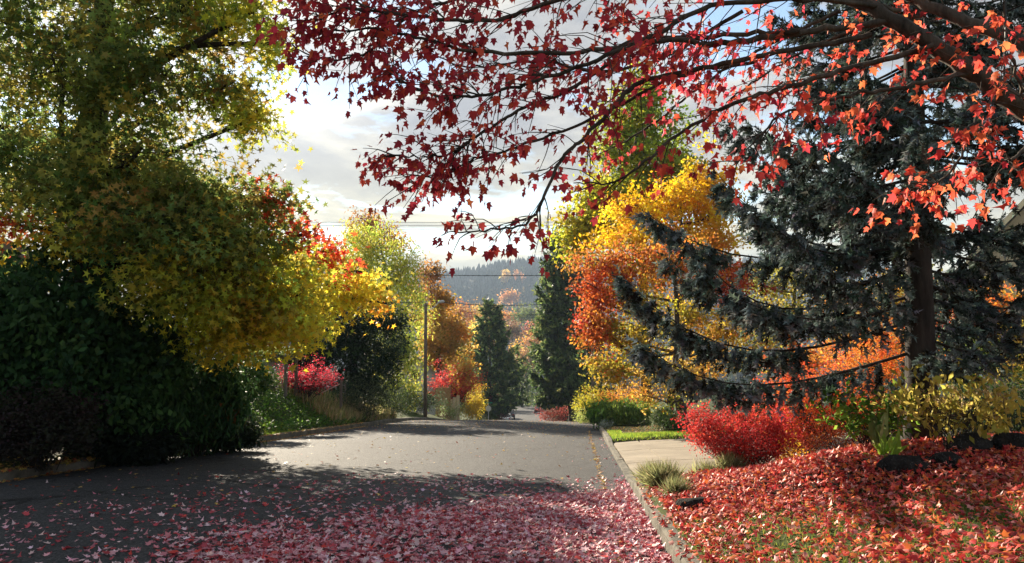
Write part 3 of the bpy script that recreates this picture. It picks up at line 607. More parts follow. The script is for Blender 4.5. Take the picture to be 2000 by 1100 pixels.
# ------------------------------------------------------------------ conifers beyond the crest
FIR = [('#566c3a', 4), ('#43582f', 4), ('#83924f', 2), ('#2a3a24', 3)]
FIRD = [('#34462c', 4), ('#2a3a26', 4), ('#4a5c36', 2)]
def fir_at(name, label, px, top, D, L0, pal_, seed, **k):
    b = gpt(px, 700, D); H = at(px, top, D)[2] - b[2]; return conifer(name, label, b, H, L0, pal_, seed, **k)
fir_at('fir_tree', 'shorter dark conical fir left of the road dip, behind the stop sign', 957, 590, 112, 5.2, FIR, 71, trunk_r=.3, whorl=.8, nper=11, bsize=(.55, .95), lets=16, brushes=3, let_len=.9, h0=3.2, droop=.25, power=.75, leafm=LEAFM, uneven=.24)
fir_at('fir_tree', 'tall dense dark fir standing right of the road dip', 1118, 462, 80, 3.7, FIR, 72, trunk_r=.34, whorl=.72, nper=12, bsize=(.42, .8), lets=18, brushes=3, let_len=.8, h0=3.2, droop=.28, lean=(-1.4, 0), power=.62, leafm=LEAFM, uneven=.26)
fir_at('fir_tree', 'dark fir close behind the tall fir, beside the orange maple', 1140, 560, 92, 3.2, FIRD, 73, trunk_r=.3, whorl=.6, nper=9, bsize=(.5, .8), lets=12, brushes=3, let_len=.8, h0=.6, droop=.25, power=.6)

# ------------------------------------------------------------------ right side trees
def build_right_trees():
    c = pclump
    b = gpt(1262, 800, 44); gr = [('#7f9128', 4), ('#93982a', 3), ('#5f7a26', 3), ('#a89c2a', 2)]; ye = [('#b5a52a', 3), ('#a3a02a', 3), ('#869428', 2)]
    tree('tulip_tree', 'tall light green tree rising into the red overhanging leaves', 'tree', b, ([b, at(1260, 650, 44), at(1250, 450, 44), at(1245, 280, 44), at(1245, 190, 44)], [.34, .3, .22, .12, .04]),
         [c(1245, 215, 44, 56, 50, 2.0, 40, gr, .95), c(1205, 290, 44, 50, 50, 2, 36, gr, .8), c(1290, 290, 44, 70, 60, 2.2, 50, gr, .8), c(1235, 370, 43.5, 66, 60, 2.2, 50, gr + ye, .7), c(1170, 380, 43, 46, 40, 1.8, 28, ye, .6), c(1140, 445, 42.5, 50, 36, 1.7, 34, ye, .5), c(1190, 450, 42.5, 60, 40, 1.7, 30, ye + GOLD[:1], .5), c(1320, 360, 44, 60, 60, 2, 36, gr, .7), c(1250, 180, 44, 30, 24, 1.1, 10, gr, 1), c(1130, 490, 42, 36, 26, 1.3, 14, ye + AMBER[:1], .45)],
         None, seed=81, tmpl=DIA, lsize=(.19, .32), csig=.34, per=64, leafm=LEAFT, limb_r=.1, twig_r=.018, shell=.25)
    b = gpt(1330, 800, 35); go = [('#e6bc1c', 4), ('#d9a81c', 4), ('#e6a01c', 2), ('#b8a02a', 1)]
    tree('yellow_maple', 'golden yellow maple glowing between the light green tree and the spruce', 'tree', b, ([b, at(1330, 650, 35), at(1330, 500, 35), at(1330, 400, 35)], [.2, .17, .11, .04]),
         [c(1250, 425, 35, 55, 40, 1.5, 40, go, .8), c(1310, 400, 35, 55, 45, 1.6, 44, go, .9), c(1375, 365, 35, 46, 45, 1.6, 40, go, 1), c(1390, 420, 35.5, 50, 40, 1.6, 34, go, .9), c(1220, 470, 35, 60, 30, 1.4, 26, go + AMBER[1:2], .7), c(1330, 470, 35, 70, 40, 1.6, 30, AMBER, .7), c(1400, 470, 35.5, 50, 40, 1.6, 22, AMBER, .7)],
         None, seed=82, tmpl=DIA, lsize=(.14, .24), csig=.25, per=56, leafm=LEAFT, limb_r=.07, twig_r=.014, shell=.25, loose=.38)
    b = gpt(1305, 810, 29); rd = [('#c9622a', 4), ('#b54a26', 4), ('#d98a2a', 3), ('#8f5a26', 2), ('#a8822a', 1)]; rr = [('#b53a2a', 4), ('#8f3226', 3), ('#c9562a', 2)]; gg = [('#93882a', 3), ('#7d7f2a', 3), ('#c9a02a', 3), ('#b5702a', 1)]
    yy = [('#d9a83c', 3), ('#c99a4c', 3), ('#b5a03c', 2), ('#e0b03c', 2)]
    tree('orange_maple', 'broad orange and rust maple with forked stems beyond the driveway', 'tree', b, ([b, at(1312, 760, 29), at(1322, 680, 29), at(1320, 560, 29), at(1310, 480, 29)], [.17, .15, .12, .08, .03]),
         [c(1190, 520, 29, 70, 40, 1.5, 44, rd, .7), c(1280, 510, 29, 80, 45, 1.6, 54, rd + gg[:2], .85), c(1370, 510, 29.5, 60, 50, 1.5, 36, gg + rd, .85), c(1175, 590, 28.8, 46, 44, 1.3, 36, rd, .6), c(1240, 590, 29, 60, 45, 1.5, 36, gg, .6), c(1420, 560, 30, 60, 40, 1.4, 36, rr, .8), c(1170, 650, 28.6, 40, 36, 1.1, 28, rd, .5), c(1230, 660, 28.8, 60, 40, 1.4, 34, gg, .5), c(1200, 720, 28.5, 46, 36, 1.2, 26, gg, .35), c(1280, 720, 28.8, 60, 40, 1.4, 26, yy, .35), c(1350, 620, 30, 70, 50, 1.6, 34, gg, .6), c(1420, 650, 30.5, 70, 50, 1.6, 34, gg + yy, .5), c(1370, 720, 30, 60, 40, 1.4, 24, yy, .3), c(1160, 560, 28.6, 26, 40, .8, 12, rd[:2], .6), c(1155, 620, 28.5, 14, 30, .5, 8, rr, .5)],
         None, seed=83, tmpl=DIA, lsize=(.1, .18), csig=.2, per=56, leafm=LEAFT, limb_r=.06, twig_r=.01, shell=.2, loose=.42)
    g = Geo()  # leaning stems of the witch hazel clump
    b = gpt(1345, 822, 26); wh = [('#c9a44c', 3), ('#b5904c', 3), ('#a3953c', 2)]
    tree('witch_hazel', 'many-stemmed tan and yellow shrub tree leaning over the clipped green bush', 'shrub', b, ([b, at(1335, 790, 26), at(1318, 750, 26), at(1310, 710, 26)], [.07, .06, .04, .02]),
         [c(1300, 745, 26, 40, 26, .8, 14, wh, .7), c(1345, 730, 26.5, 40, 26, .8, 14, wh, .6), c(1270, 775, 26, 36, 22, .7, 14, AMBER + wh, .4), c(1375, 750, 26.5, 30, 26, .8, 9, wh, .3), c(1320, 780, 26.5, 30, 18, .7, 9, [('#86962c', 2), ('#b5a83c', 2)], .2)],
         None, seed=84, tmpl=DIA, lsize=(.06, .1), csig=.16, per=26, leafm=LEAFT, limb_r=.045, twig_r=.012, shell=.2)
    b = gpt(1905, 800, 17.5); vm = [('#e0702a', 3), ('#d9562a', 3), ('#e0962a', 2)]; vg = [('#4f6a26', 3), ('#3c5722', 4), ('#7d8a2c', 1)]; vy = [('#c9a03c', 3), ('#a3953c', 2), ('#7d8a2c', 2)]
    tree('vine_maple', 'orange and green vine maple behind the spruce at the right edge', 'tree', b, ([b, at(1905, 720, 17.5), at(1915, 640, 17.5), at(1910, 560, 17.5)], [.09, .08, .05, .02]),
         [c(1890, 600, 17.5, 50, 34, 1.0, 22, vm, .9), c(1950, 590, 17.5, 50, 40, 1.0, 22, vm + vg[:1], .9), c(1935, 650, 17.3, 60, 40, 1.0, 22, vy, .7), c(1870, 680, 17, 50, 50, 1.0, 26, vg, .5), c(1940, 710, 17, 60, 50, 1.0, 26, vg + vy, .4), c(1890, 750, 16.8, 60, 40, .9, 20, vg, .3), c(2010, 640, 17.5, 50, 60, 1, 22, vy + vg, .7), c(1840, 600, 18, 30, 40, .8, 10, [('#a3302a', 3), ('#c9402a', 2)], .8)],
         None, seed=85, tmpl=STAR, lsize=(.07, .11), csig=.17, per=30, leafm=LEAFT, limb_r=.04, twig_r=.008, shell=.2)
    og = [('#a89a3c', 3), ('#8f8a3a', 3), ('#c4a03c', 2), ('#6f7a34', 3)]; ru = [('#c07a34', 3), ('#a85c30', 3), ('#cc9c3c', 3), ('#8f8a3a', 2)]
    b = gpt(1545, 800, 38)
    tree('hazel_tree', 'olive gold tree showing through the gaps left of the spruce trunk', 'tree', b, ([b, at(1545, 720, 38), at(1550, 600, 38), at(1555, 540, 38)], [.18, .15, .1, .04]),
         [c(1500, 560, 38, 60, 40, 1.8, 26, og, .8), c(1580, 540, 38, 60, 40, 1.8, 26, og, .9), c(1540, 630, 38, 80, 50, 2.0, 38, og, .6), c(1480, 690, 38, 60, 50, 1.8, 28, og + ru[:1], .4), c(1590, 710, 38, 70, 50, 1.8, 30, ru, .4)],
         None, seed=86, tmpl=DIA, lsize=(.14, .24), csig=.3, per=50, leafm=LEAFT, limb_r=.07, twig_r=.014, shell=.2, loose=.35)
    b = gpt(1725, 800, 41)
    tree('hazel_tree', 'rust and gold tree behind the spruce trunk', 'tree', b, ([b, at(1725, 720, 41), at(1720, 620, 41), at(1720, 560, 41)], [.18, .15, .1, .04]),
         [c(1690, 590, 41, 60, 40, 1.8, 24, ru, .8), c(1760, 570, 41, 50, 40, 1.8, 22, og, .9), c(1700, 660, 41, 70, 50, 2.0, 34, ru, .6), c(1780, 660, 41, 60, 50, 1.8, 28, og + ru, .5), c(1720, 730, 41, 80, 40, 1.8, 28, ru, .3)],
         None, seed=87, tmpl=DIA, lsize=(.15, .25), csig=.32, per=50, leafm=LEAFT, limb_r=.07, twig_r=.014, shell=.2, loose=.35)
    b = gpt(1880, 800, 30)
    tree('hazel_tree', 'olive tree behind the orange vine maple at the right edge', 'tree', b, ([b, at(1880, 700, 30), at(1885, 600, 30), at(1890, 540, 30)], [.16, .13, .09, .04]),
         [c(1860, 580, 30, 60, 40, 1.4, 18, og, .8), c(1930, 640, 30, 70, 60, 1.6, 28, og, .6), c(1850, 680, 30, 70, 60, 1.6, 28, vg + ru[:1], .5), c(1990, 720, 30, 70, 50, 1.5, 22, vg, .4)],
         None, seed=88, tmpl=DIA, lsize=(.12, .2), csig=.26, per=46, leafm=LEAFT, limb_r=.06, twig_r=.012, shell=.2, loose=.35)
build_right_trees()

# ------------------------------------------------------------------ blue spruce
def build_spruce():
    base = gpt(1802, 885, 11.0); base[2] -= .02
    blue = [('#647170', 4), ('#4f5c5a', 4), ('#7c8884', 2), ('#3a443c', 3), ('#2f2c24', 2)]
    ex = []
    for (h, px, py, D, nl, ts) in [(1.85, 1212, 535, 10.6, 60, 1.0), (1.4, 1248, 668, 10.2, 72, .9), (2.55, 1318, 440, 10.8, 52, 1.0), (2.2, 1300, 500, 12.2, 44, .9), (2.15, 1440, 585, 10.0, 40, .9), (3.2, 1390, 330, 10.6, 46, .9), (3.0, 1440, 380, 9.4, 44, .9), (3.9, 1420, 230, 10.8, 40, .8),
                               (2.7, 1560, 450, 8.8, 36, .9), (3.6, 1560, 300, 8.9, 36, .8), (1.45, 1930, 660, 9.6, 14, .6), (2.2, 1990, 470, 11.5, 26, .9), (1.9, 2015, 550, 11.0, 26, .9), (2.6, 1965, 395, 11.8, 22, .8), (1.6, 1985, 620, 11.5, 22, .8), (3.1, 1950, 290, 11.5, 24, .8), (2.4, 2060, 480, 12.5, 26, .9), (1.8, 1900, 560, 12.5, 20, .8)]:
        ex.append((h, at(px, py, D), nl, ts))
    def skip(a, h, r):   # lower right side stands half bare
        return (h < 3.1 and (math.cos(a) < .2 or math.sin(a) < -.2 or r.uniform() < .6)) or (math.cos(a) > 0.1 and h < 4.6 and r.uniform() < .6) or (h < 3.6 and r.uniform() < .35)
    conifer('blue_spruce', 'large blue spruce with sweeping upturned boughs and dark trunk in the right bed', base, 11.5, 3.05, blue, 91, trunk_r=.23, whorl=.32, nper=6, tmpl=BRUSH, bsize=(.13, .21), lets=46, brushes=7,
            let_len=.55, h0=1.0, droop=.22, power=.8, inner=.28, bark=BARKD, extra=ex, bare_r=.026, hang=1.2, skip=skip, uneven=.2)
build_spruce()

# ------------------------------------------------------------------ red maple overhead
def build_red_maple():
    r = np.random.default_rng(101); base = np.array([6.1, 4.6, 0.0]); base[2] = gz(base[0], base[1]); B = base
    root = thing('red_maple_tree', 'red maple whose scarlet boughs hang over the street from the upper right', 'tree', base)
    g = Geo(); fork = at(2180, 330, 5.2)
    g.tube(curve([base - [0, 0, .2], base + [0, 0, .5], (base * .5 + fork * .5) + [.15, 0, .1], fork, fork + [0.1, .3, 1.2], fork + [0, .5, 2.6]], 20) - B, np.linspace(.27, .09, 20), 10)
    P = lambda l: [at(*q) for q in l]
    limbs = [  # (control points, start radius, end radius, twigs per metre, leafy from)
        ([(2180, 330, 5.2), (2000, 212, 5.0), (1870, 120, 5.0), (1740, 38, 5.1), (1600, -30, 5.3), (1400, -110, 5.4), (1150, -160, 5.4)], .075, .02, 6, .15),
        ([(1745, 42, 5.1), (1600, 58, 5.0), (1480, 76, 4.9), (1390, 86, 4.8), (1280, 78, 4.8), (1150, 100, 4.7), (1000, 105, 4.7), (880, 92, 4.7), (760, 60, 4.8), (640, 60, 4.9)], .023, .005, 13, .05),
        ([(2180, 300, 5.4), (2000, 92, 5.6), (1870, 38, 5.8), (1760, -10, 6.0), (1600, -40, 6.1), (1350, -60, 6.2)], .06, .02, 6, .2),
        ([(1760, 20, 5.2), (1600, 0, 4.9), (1400, 10, 4.6), (1290, 60, 4.5), (1150, 125, 4.4), (1000, 172, 4.4), (890, 190, 4.4), (810, 172, 4.5), (750, 128, 4.6)], .019, .003, 14, .15),
        ([(1700, 70, 5.1), (1560, 95, 5.0), (1410, 125, 4.9), (1253, 161, 4.9), (1196, 213, 4.8), (1139, 269, 4.8), (1092, 321, 4.7), (1059, 392, 4.6), (1026, 436, 4.6), (955, 449, 4.6), (861, 455, 4.6)], .02, .003, 5.5, .3),
        ([(1560, 60, 4.9), (1400, 70, 5.0), (1253, 86, 5.2), (1111, 175, 5.2), (1002, 222, 5.1), (927, 269, 5.0), (880, 300, 5.0), (820, 305, 5.0), (752, 305, 5.0)], .017, .003, 13, .2),
        ([(1480, 120, 5.2), (1320, 150, 5.3), (1180, 220, 5.3), (1026, 283, 5.2), (936, 307, 5.1), (884, 331, 5.1), (795, 356, 5.1)], .014, .003, 12, .2),
        ([(1820, 90, 5.0), (1640, 140, 4.9), (1500, 180, 4.8), (1399, 217, 4.8), (1310, 274, 4.8), (1210, 350, 4.8), (1120, 360, 4.8)], .02, .003, 6.5, .1),
        ([(1900, 140, 5.0), (1760, 170, 4.7), (1640, 190, 4.6), (1520, 230, 4.5), (1430, 330, 4.5)], .016, .003, 9, .1),
        ([(1950, 180, 5.0), (1900, 240, 4.7), (1860, 330, 4.5), (1790, 372, 4.4)], .012, .003, 9, .3), ([(2040, 240, 5.0), (1990, 300, 4.6), (1950, 310, 4.4), (1880, 250, 4.3)], .014, .003, 8, .25), ([(2100, 280, 5.0), (2020, 230, 4.2), (1980, 120, 4.0), (1960, 30, 4.2)], .014, .003, 7, .3), 
        ([(1500, -60, 5.3), (1300, -40, 5.0), (1100, 0, 4.8), (950, 40, 4.7), (800, 30, 4.7), (680, 20, 4.7), (590, 50, 4.8)], .02, .004, 16, .05),
        ([(1350, -80, 5.6), (1150, -50, 5.4), (980, -20, 5.3), (820, 20, 5.2), (700, 110, 5.2), (600, 110, 5.3)], .018, .004, 14, .1),
        ([(1200, -150, 5.2), (1000, -80, 5.0), (850, -50, 4.9), (700, -30, 4.9), (570, 10, 5.0)], .02, .004, 13, .1),
        ([(1450, 20, 5.6), (1300, 110, 5.8), (1180, 140, 5.9), (1050, 120, 5.9), (920, 130, 5.8), (830, 100, 5.8)], .016, .004, 14, .05),
        ([(1640, 20, 5.9), (1500, 90, 6.2), (1380, 160, 6.3), (1250, 260, 6.3), (1170, 300, 6.2)], .016, .004, 6, .1),
        ([(1800, 30, 6.0), (1640, 70, 6.4), (1500, 140, 6.5), (1420, 200, 6.4)], .016, .004, 9, .1),
    ]
    tips = []; dirs = []
    for (pts, ra, rb, dens, lf) in limbs:
        q = P(pts); n = len(q) * 7; lc = curve(q, n); lc += r.normal(0, .006, lc.shape) ; 
        g.tube(lc - B, np.linspace(1, 0, n) ** .8 * (ra - rb) + rb, 7 if ra > .02 else 5)
        seg = np.linalg.norm(np.diff(lc, axis=0), axis=1).sum(); m = int(seg * dens * 1.6)
        tt = r.uniform(lf, 1, m); li = (tt * (n - 1)).astype(int); tang = norm(np.gradient(lc, axis=0))
        for i in li:
            d = tang[i] * .75 + norm(r.normal(size=3)) * .7 + [0, 0, -.22]; d /= np.linalg.norm(d); L = r.uniform(.18, .5) * (1.15 - .55 * i / n)
            a = lc[i]; b = a + d * L; mm = (a + b) / 2 + r.normal(0, .02, 3) + [0, 0, .02]; tw = curve([a, mm, b], 5)
            g.tube(tw - B, np.linspace(.0042, .0016, 5), 4); 
            for f in (2, 3, 4, 4): tips.append(tw[f] + r.normal(0, .012, 3)); dirs.append(d)
            if r.uniform() < .5:
                d2 = norm(d + r.normal(0, .7, 3)); b2 = tw[2] + d2 * L * .55; g.tube(np.array([tw[2], b2]) - B, [.0026, .0014], 3); tips += [b2, b2 + r.normal(0, .015, 3), (tw[2] + b2) / 2]; dirs += [d2] * 3
        tips += [lc[-1]] * 4 + [lc[-3]] * 2; dirs += [tang[-1]] * 6
    tips = np.array(tips); dirs = np.array(dirs); n = len(tips)
    tipd = norm(np.array([0, 0, -1.0]) + dirs * .55 + r.normal(0, .42, (n, 3)))
    pos = tips + tipd * r.uniform(.015, .05, (n, 1)); keep = pos[:, 2] > -9; pos = pos[keep]; tipd = tipd[keep]; n = len(pos)
    nn = r.normal(size=(n, 3)) + norm(CAM - pos) * .35; t = norm(np.cross(tipd, nn)); z = np.cross(t, tipd); R = np.stack([t, tipd, z], -1)
    # petioles
    k = np.arange(n); rel = norm(pos - CAM) @ RM; px = 1000 + rel[:, 0] / -rel[:, 2] * FPX; right = sstep(1250, 1800, px)[:, None]
    cA = pal(r, n, [('#b03440', 4), ('#9a2a36', 3), ('#b83c3a', 3), ('#c24a34', 1)], .22); cB = pal(r, n, [('#d4503a', 4), ('#c84438', 3), ('#e06c42', 3), ('#b83838', 2)], .2); w = (r.uniform(size=(n, 1)) < (.12 + .85 * right)); cols = np.where(w, cB, cA)
    size = r.uniform(.035, .067, n)
    dist = np.linalg.norm(pos - CAM, axis=1); inview = (px > -20) & (px < 2020) & (rel[:, 1] / -rel[:, 2] * FPX < 560); area = size / dist * inview
    big = np.zeros(n, bool); big[np.argsort(-area)[:300]] = True
    cu = (r.uniform(size=n) < .4) & ~big; fl = ~cu & ~big
    va, fa, ca = place(MAPLE, pos[fl] - B, R[fl], size[fl], cols[fl]); vb_, fb, cb = place(MAPLE_CURL, pos[cu] - B, R[cu], size[cu] * 1.1, cols[cu]); v, f, c = np.concatenate([va, vb_]), np.concatenate([fa, fb + len(va)]), np.concatenate([ca, cb])
    link('trunk', g.mesh('trunk', [BARK], smooth=True), root)
    crown = link('crown', raw_mesh('crown', v, f, [LEAFT], c), root, kind='stuff')
    shades = ['#b03440', '#9a2a36', '#b83c3a', '#d4503a', '#c84438', '#e06c42', '#b83838']; ms = []
    for h in shades:
        ms.append(raw_mesh('leaf', MAPLE[0], MAPLE[1], [LEAFT], np.tile(lin(h), (len(MAPLE[0]), 1))))
    for i in np.where(big)[0]:
        o = link('leaf', ms[r.integers(3, 7) if w[i] else r.integers(0, 4)], crown)
        M4 = np.eye(4); M4[:3, :3] = R[i] * size[i]; M4[:3, 3] = pos[i] - B; o.matrix_local = Matrix(M4.tolist())
build_red_maple()

# ------------------------------------------------------------------ right bed: bushes, perennials, rocks, tufts
shrub('burning_bush', 'red burning bush with bare dark stems at the corner of the driveway', 'shrub', gpt(1462, 900, 13.4), (.95, .8, 1.4), [('#bc2c2c', 4), ('#a0242a', 4), ('#cc4430', 3), ('#8a2a26', 1)], 111, 90, 340, 42, DIA, (.032, .058), .075, LEAFT, stem_r=.007, hollow=.62, vase=.16, zmin=.34, lean=(-.18, 0))
shrub('burning_bush', 'orange-red burning bush behind the red one, under the spruce boughs', 'shrub', gpt(1570, 860, 15.6), (1.05, .9, 2.1), [('#d9522a', 4), ('#c93a2a', 3), ('#e0802a', 3), ('#a83a26', 1)], 112, 80, 340, 44, DIA, (.034, .062), .085, LEAFT, stem_r=.007, hollow=.55, vase=.16, zmin=.25)
shrub('burning_bush', 'orange and gold burning bush left of the spruce trunk', 'shrub', gpt(1715, 860, 16.4), (1.15, .9, 2.75), [('#e0762a', 4), ('#d9522a', 3), ('#e0a03a', 3), ('#b5482a', 1)], 113, 80, 360, 44, DIA, (.036, .064), .09, LEAFT, stem_r=.007, hollow=.5, vase=.16, zmin=.2)
shrub('burning_bush', 'small dark maroon burning bush just left of the spruce trunk foot', 'shrub', gpt(1640, 850, 14.4), (.75, .6, 1.05), [('#7a2a22', 4), ('#93402a', 3), ('#a8702a', 2)], 114, 60, 170, 26, DIA, (.025, .045), .075, LEAFT, stem_r=.007, hollow=.45, vase=.2)
shrub('barberry_shrub', 'little amber shrub peeping out between the red bushes', 'shrub', gpt(1545, 885, 13.9), (.28, .28, .8), [('#e09a26', 3), ('#d9b02a', 3)], 115, 20, 60, 22, DIA, (.03, .05), .06, LEAFT, hollow=.3)
shrub('leafy_perennial', 'bright green broad-leaved plant lit by the sun in front of the spruce', 'plant', gpt(1700, 890, 10.6), (.75, .4, .75), [('#5f8a26', 4), ('#4c7a22', 4), ('#8fa83a', 2), ('#35571e', 2)], 116, 40, 120, 5, LEAF, (.08, .15), .07, LEAFM, stem_r=.006, hollow=.4, vase=.3, zmin=.3)
def hydrangea():
    base = gpt(1870, 880, 9.9); r = np.random.default_rng(117); pl = [('#b5a04a', 4), ('#a39a3c', 3), ('#8f8a34', 2), ('#c9b25a', 2)]
    o = shrub('hydrangea', 'yellowing hydrangea with dried tan flower heads in front of the spruce trunk', 'plant', base, (.85, .45, .95), pl, 117, 34, 110, 6, LEAF, (.09, .15), .09, LEAFT, stem_r=.007, hollow=.5, vase=.3, zmin=.15, tip=(0, -.3, -.8))
    for (px, py) in [(1905, 765), (1925, 768), (1870, 772), (1838, 778), (1800, 768), (1958, 775), (1795, 803), (1890, 790), (1760, 806), (1862, 760)]:
        p = at(px, py, 9.9 + r.normal(0, .15)); n = 70; d = in_ellipsoid(r, n, .6) * [.085, .085, .05]
        v, f, c = place(DIA, d, frames(r, n, norm(d) * 1.5 + [0, 0, .4], .5), r.uniform(.022, .036, n), pal(r, n, [('#b59a72', 4), ('#a38a62', 3), ('#c9b08a', 2)], .15))
        link('flower_head', raw_mesh('flower_head', v, f, [LEAFT], c), o, kind='stuff', loc=p - base)
        g = Geo(); g.tube(curve([np.zeros(3), np.array([-.01, 0, -.2]), (base + [r.normal(0, .2), 0, .35]) - p], 6), np.linspace(.004, .007, 6), 4); link('stem', g.mesh('stem', [BARK]), o, loc=p - base)
hydrangea()
def strap_plant(name, label, cat, base, n, h, palette, seed, spread=.6, w=1.0, tmpl=BLADE2):
    r = np.random.default_rng(seed); pos = np.column_stack([r.normal(0, .06 * spread / .6, n), r.normal(0, .05, n), np.zeros(n)])
    v, f, c = place(tmpl, pos, frames(r, n, None, 1.0, (0, 0, 1.0), spread), r.uniform(.6, 1.15, n) * h, pal(r, n, palette, .2)); v[:, 2] = np.maximum(v[:, 2], -.02)
    return link(name, raw_mesh(name, v, f, [LEAFM], c), kind=None, label=label, cat=cat, loc=base)
TUFT = [('#7d7f52', 3), ('#8f8a62', 3), ('#63683f', 3), ('#5a5a34', 2)]
strap_plant('iris_clump', 'pale sword leaves standing up in the green perennial', 'plant', gpt(1715, 880, 10.3), 7, .55, [('#a8b07a', 2), ('#8fa05a', 2)], 121, .12, tmpl=LONG)
for i, (px, D, n, h, lab) in enumerate([(1275, 12.5, 420, .34, 'grey-green grass tuft at the corner where driveway meets kerb'), (1296, 11.6, 520, .40, 'largest dry grass tuft spilling over the kerb before the driveway'), (1322, 10.4, 320, .26, 'low dry grass tuft just behind the foreground rock'), (1385, 13.0, 360, .36, 'grass tuft at the driveway edge left of the red bush'), (1425, 12.7, 380, .34, 'straw-coloured grass tuft at the foot of the red bush')]):
    strap_plant('grass_tuft', lab, 'grass', gpt(px, 900, D), int(n * 2.2), h, TUFT, 130 + i, .6)
strap_plant('iris_clump', 'small upright iris leaves beside the grass tufts', 'plant', gpt(1356, 900, 12.6), 9, .3, [('#8f9a52', 2), ('#a8a86a', 2)], 122, .2)
strap_plant('iris_clump', 'lime green strap leaves at the front of the leaf pile', 'plant', gpt(1730, 905, 9.6), 9, .42, [('#93a83a', 2), ('#7d9a34', 2)], 123, .45, tmpl=LONG)

def rock(label, p, dims, seed, rz=0.0):
    import bmesh
    r = np.random.default_rng(seed); bm = bmesh.new(); bmesh.ops.create_icosphere(bm, subdivisions=3, radius=1.0); P = r.normal(size=(7, 3))
    for v in bm.verts:
        d = np.array(v.co); k = 1 + .16 * np.sin(P[0] @ d * 1.6 + 1) + .08 * np.sin(P[1] @ d * 3 + 2) + .04 * np.sin(P[2] @ d * 7)
        k += .05 * np.sin(P[3] @ d * 9) + .035 * np.sin(P[4] @ d * 15); q = d * k; q = np.sign(q) * np.abs(q) ** .82; v.co = (q[0] * dims[0], q[1] * dims[1], max(q[2], -.5) * dims[2])
    me = bpy.data.meshes.new('rock'); bm.to_mesh(me); bm.free(); me.materials.append(ROCK); me.polygons.foreach_set('use_smooth', np.ones(len(me.polygons), bool))
    link('rock', me, label=label, cat='rock', group='dark rocks edging the bed', loc=p, rot=(0, 0, rz))
rock('flat dark rock near the kerb in the right foreground', gpt(1357, 1000, 9.4, .02), (.22, .14, .1), 1, .2)
rock('long low dark rock, leftmost of the row at right', gpt(1765, 975, 9.2, .0), (.27, .17, .16), 2, -.1)
rock('brownish flat rock in the middle of the row at right', gpt(1850, 968, 9.25, -.01), (.24, .18, .12), 3, .3)
rock('tall rounded black rock, biggest of the row at right', gpt(1893, 955, 9.7, -.02), (.27, .22, .22), 4, .1)
rock('dark rock cut by the right edge of the picture', gpt(1988, 955, 9.6, -.02), (.26, .2, .2), 5, -.4)

# planting beyond the driveway
shrub('clipped_bush', 'low spreading dark green bush at the edge of the sunlit lawn', 'shrub', gpt(1322, 835, 27.6), (1.0, .7, .62), [('#3f5a2a', 4), ('#546a34', 3), ('#2c4222', 3)], 141, 14, 120, 26, DIA, (.05, .08), .12, LEAFD, hollow=.4)
shrub('feathery_grass', 'arching fresh green grass mound at the kerb beyond the driveway', 'plant', gpt(1192, 820, 36), (1.0, .8, .95), [('#4f7a26', 4), ('#6a8f2c', 3), ('#3a5c20', 3)], 142, 10, 110, 26, LONG, (.2, .34), .14, LEAFM, hollow=.55, tip=(0, 0, -.7))
shrub('feathery_grass', 'taller green clump between the grass mound and the orange shrub', 'plant', gpt(1235, 815, 35), (1.2, .8, .8), [('#5f7f2c', 4), ('#7d8f34', 3), ('#46622a', 3)], 143, 10, 90, 26, LONG, (.16, .3), .16, LEAFM, hollow=.4, tip=(0, 0, .9))
shrub('round_sedum', 'tiny grey-blue cushion plant in front of the grass mound', 'plant', gpt(1184, 830, 33), (.3, .3, .3), [('#7d8a84', 3), ('#667a70', 3)], 144, 6, 26, 20, DIA, (.04, .06), .06, LEAFD, hollow=.3)
shrub('orange_azalea', 'low spreading bright orange shrub under the rust maple', 'shrub', gpt(1222, 800, 37), (1.9, 1.0, 1.5), [('#e0922a', 4), ('#d9782a', 3), ('#e0ae34', 2)], 145, 24, 130, 26, DIA, (.06, .1), .18, LEAFT, hollow=.3, zmin=.5)
shrub('yellow_shrub', 'bright yellow shrub at the kerb below the right-hand pole', 'shrub', gpt(1152, 800, 47), (1.05, .9, 1.9), [('#c9b82a', 4), ('#b5a82a', 3), ('#93982a', 2)], 146, 20, 110, 26, DIA, (.07, .12), .17, LEAFT, hollow=.35, zmin=.3)
shrub('yucca_clump', 'grey-green spiky clump left of the low dark bush', 'plant', gpt(1298, 825, 28.6), (.4, .4, .62), [('#8f9a7a', 3), ('#6f7f5a', 3)], 147, 4, 40, 20, LONG, (.2, .34), .06, LEAFD, hollow=.1, tip=(0, 0, .9))
shrub('olive_hedge', 'soft yellow-green low plants at the kerb at the crest', 'shrub', gpt(1146, 815, 44), (.8, 1.6, .7), [('#a3a84a', 3), ('#8a964a', 3)], 148, 10, 80, 22, DIA, (.06, .1), .14, LEAFM, hollow=.3)
shrub('red_bush', 'dull red bush at the foot of the tall fir', 'shrub', gpt(1080, 800, 84), (1.6, 1.3, 2.4), [('#8f3a34', 3), ('#a34a3c', 3), ('#6a342c', 2)], 149, 20, 100, 26, DIA, (.12, .2), .26, LEAFT, hollow=.3)
shrub('dark_hedge', 'dark evergreen undergrowth behind the red bush and spruce', 'shrub', gpt(1480, 800, 21), (1.6, 1.2, 1.8), [('#2c3c22', 4), ('#3a4a28', 3), ('#6a5a2c', 1)], 150, 20, 140, 28, DIA, (.06, .1), .18, LEAFD, hollow=.3)
shrub('dark_hedge', 'dark green hedge at the right edge behind the hydrangea', 'shrub', gpt(1960, 840, 13.2), (1.3, .8, 1.7), [('#26361f', 4), ('#35482a', 3), ('#58702c', 1)], 151, 30, 200, 28, LEAF, (.06, .1), .14, LEAFD, hollow=.35)

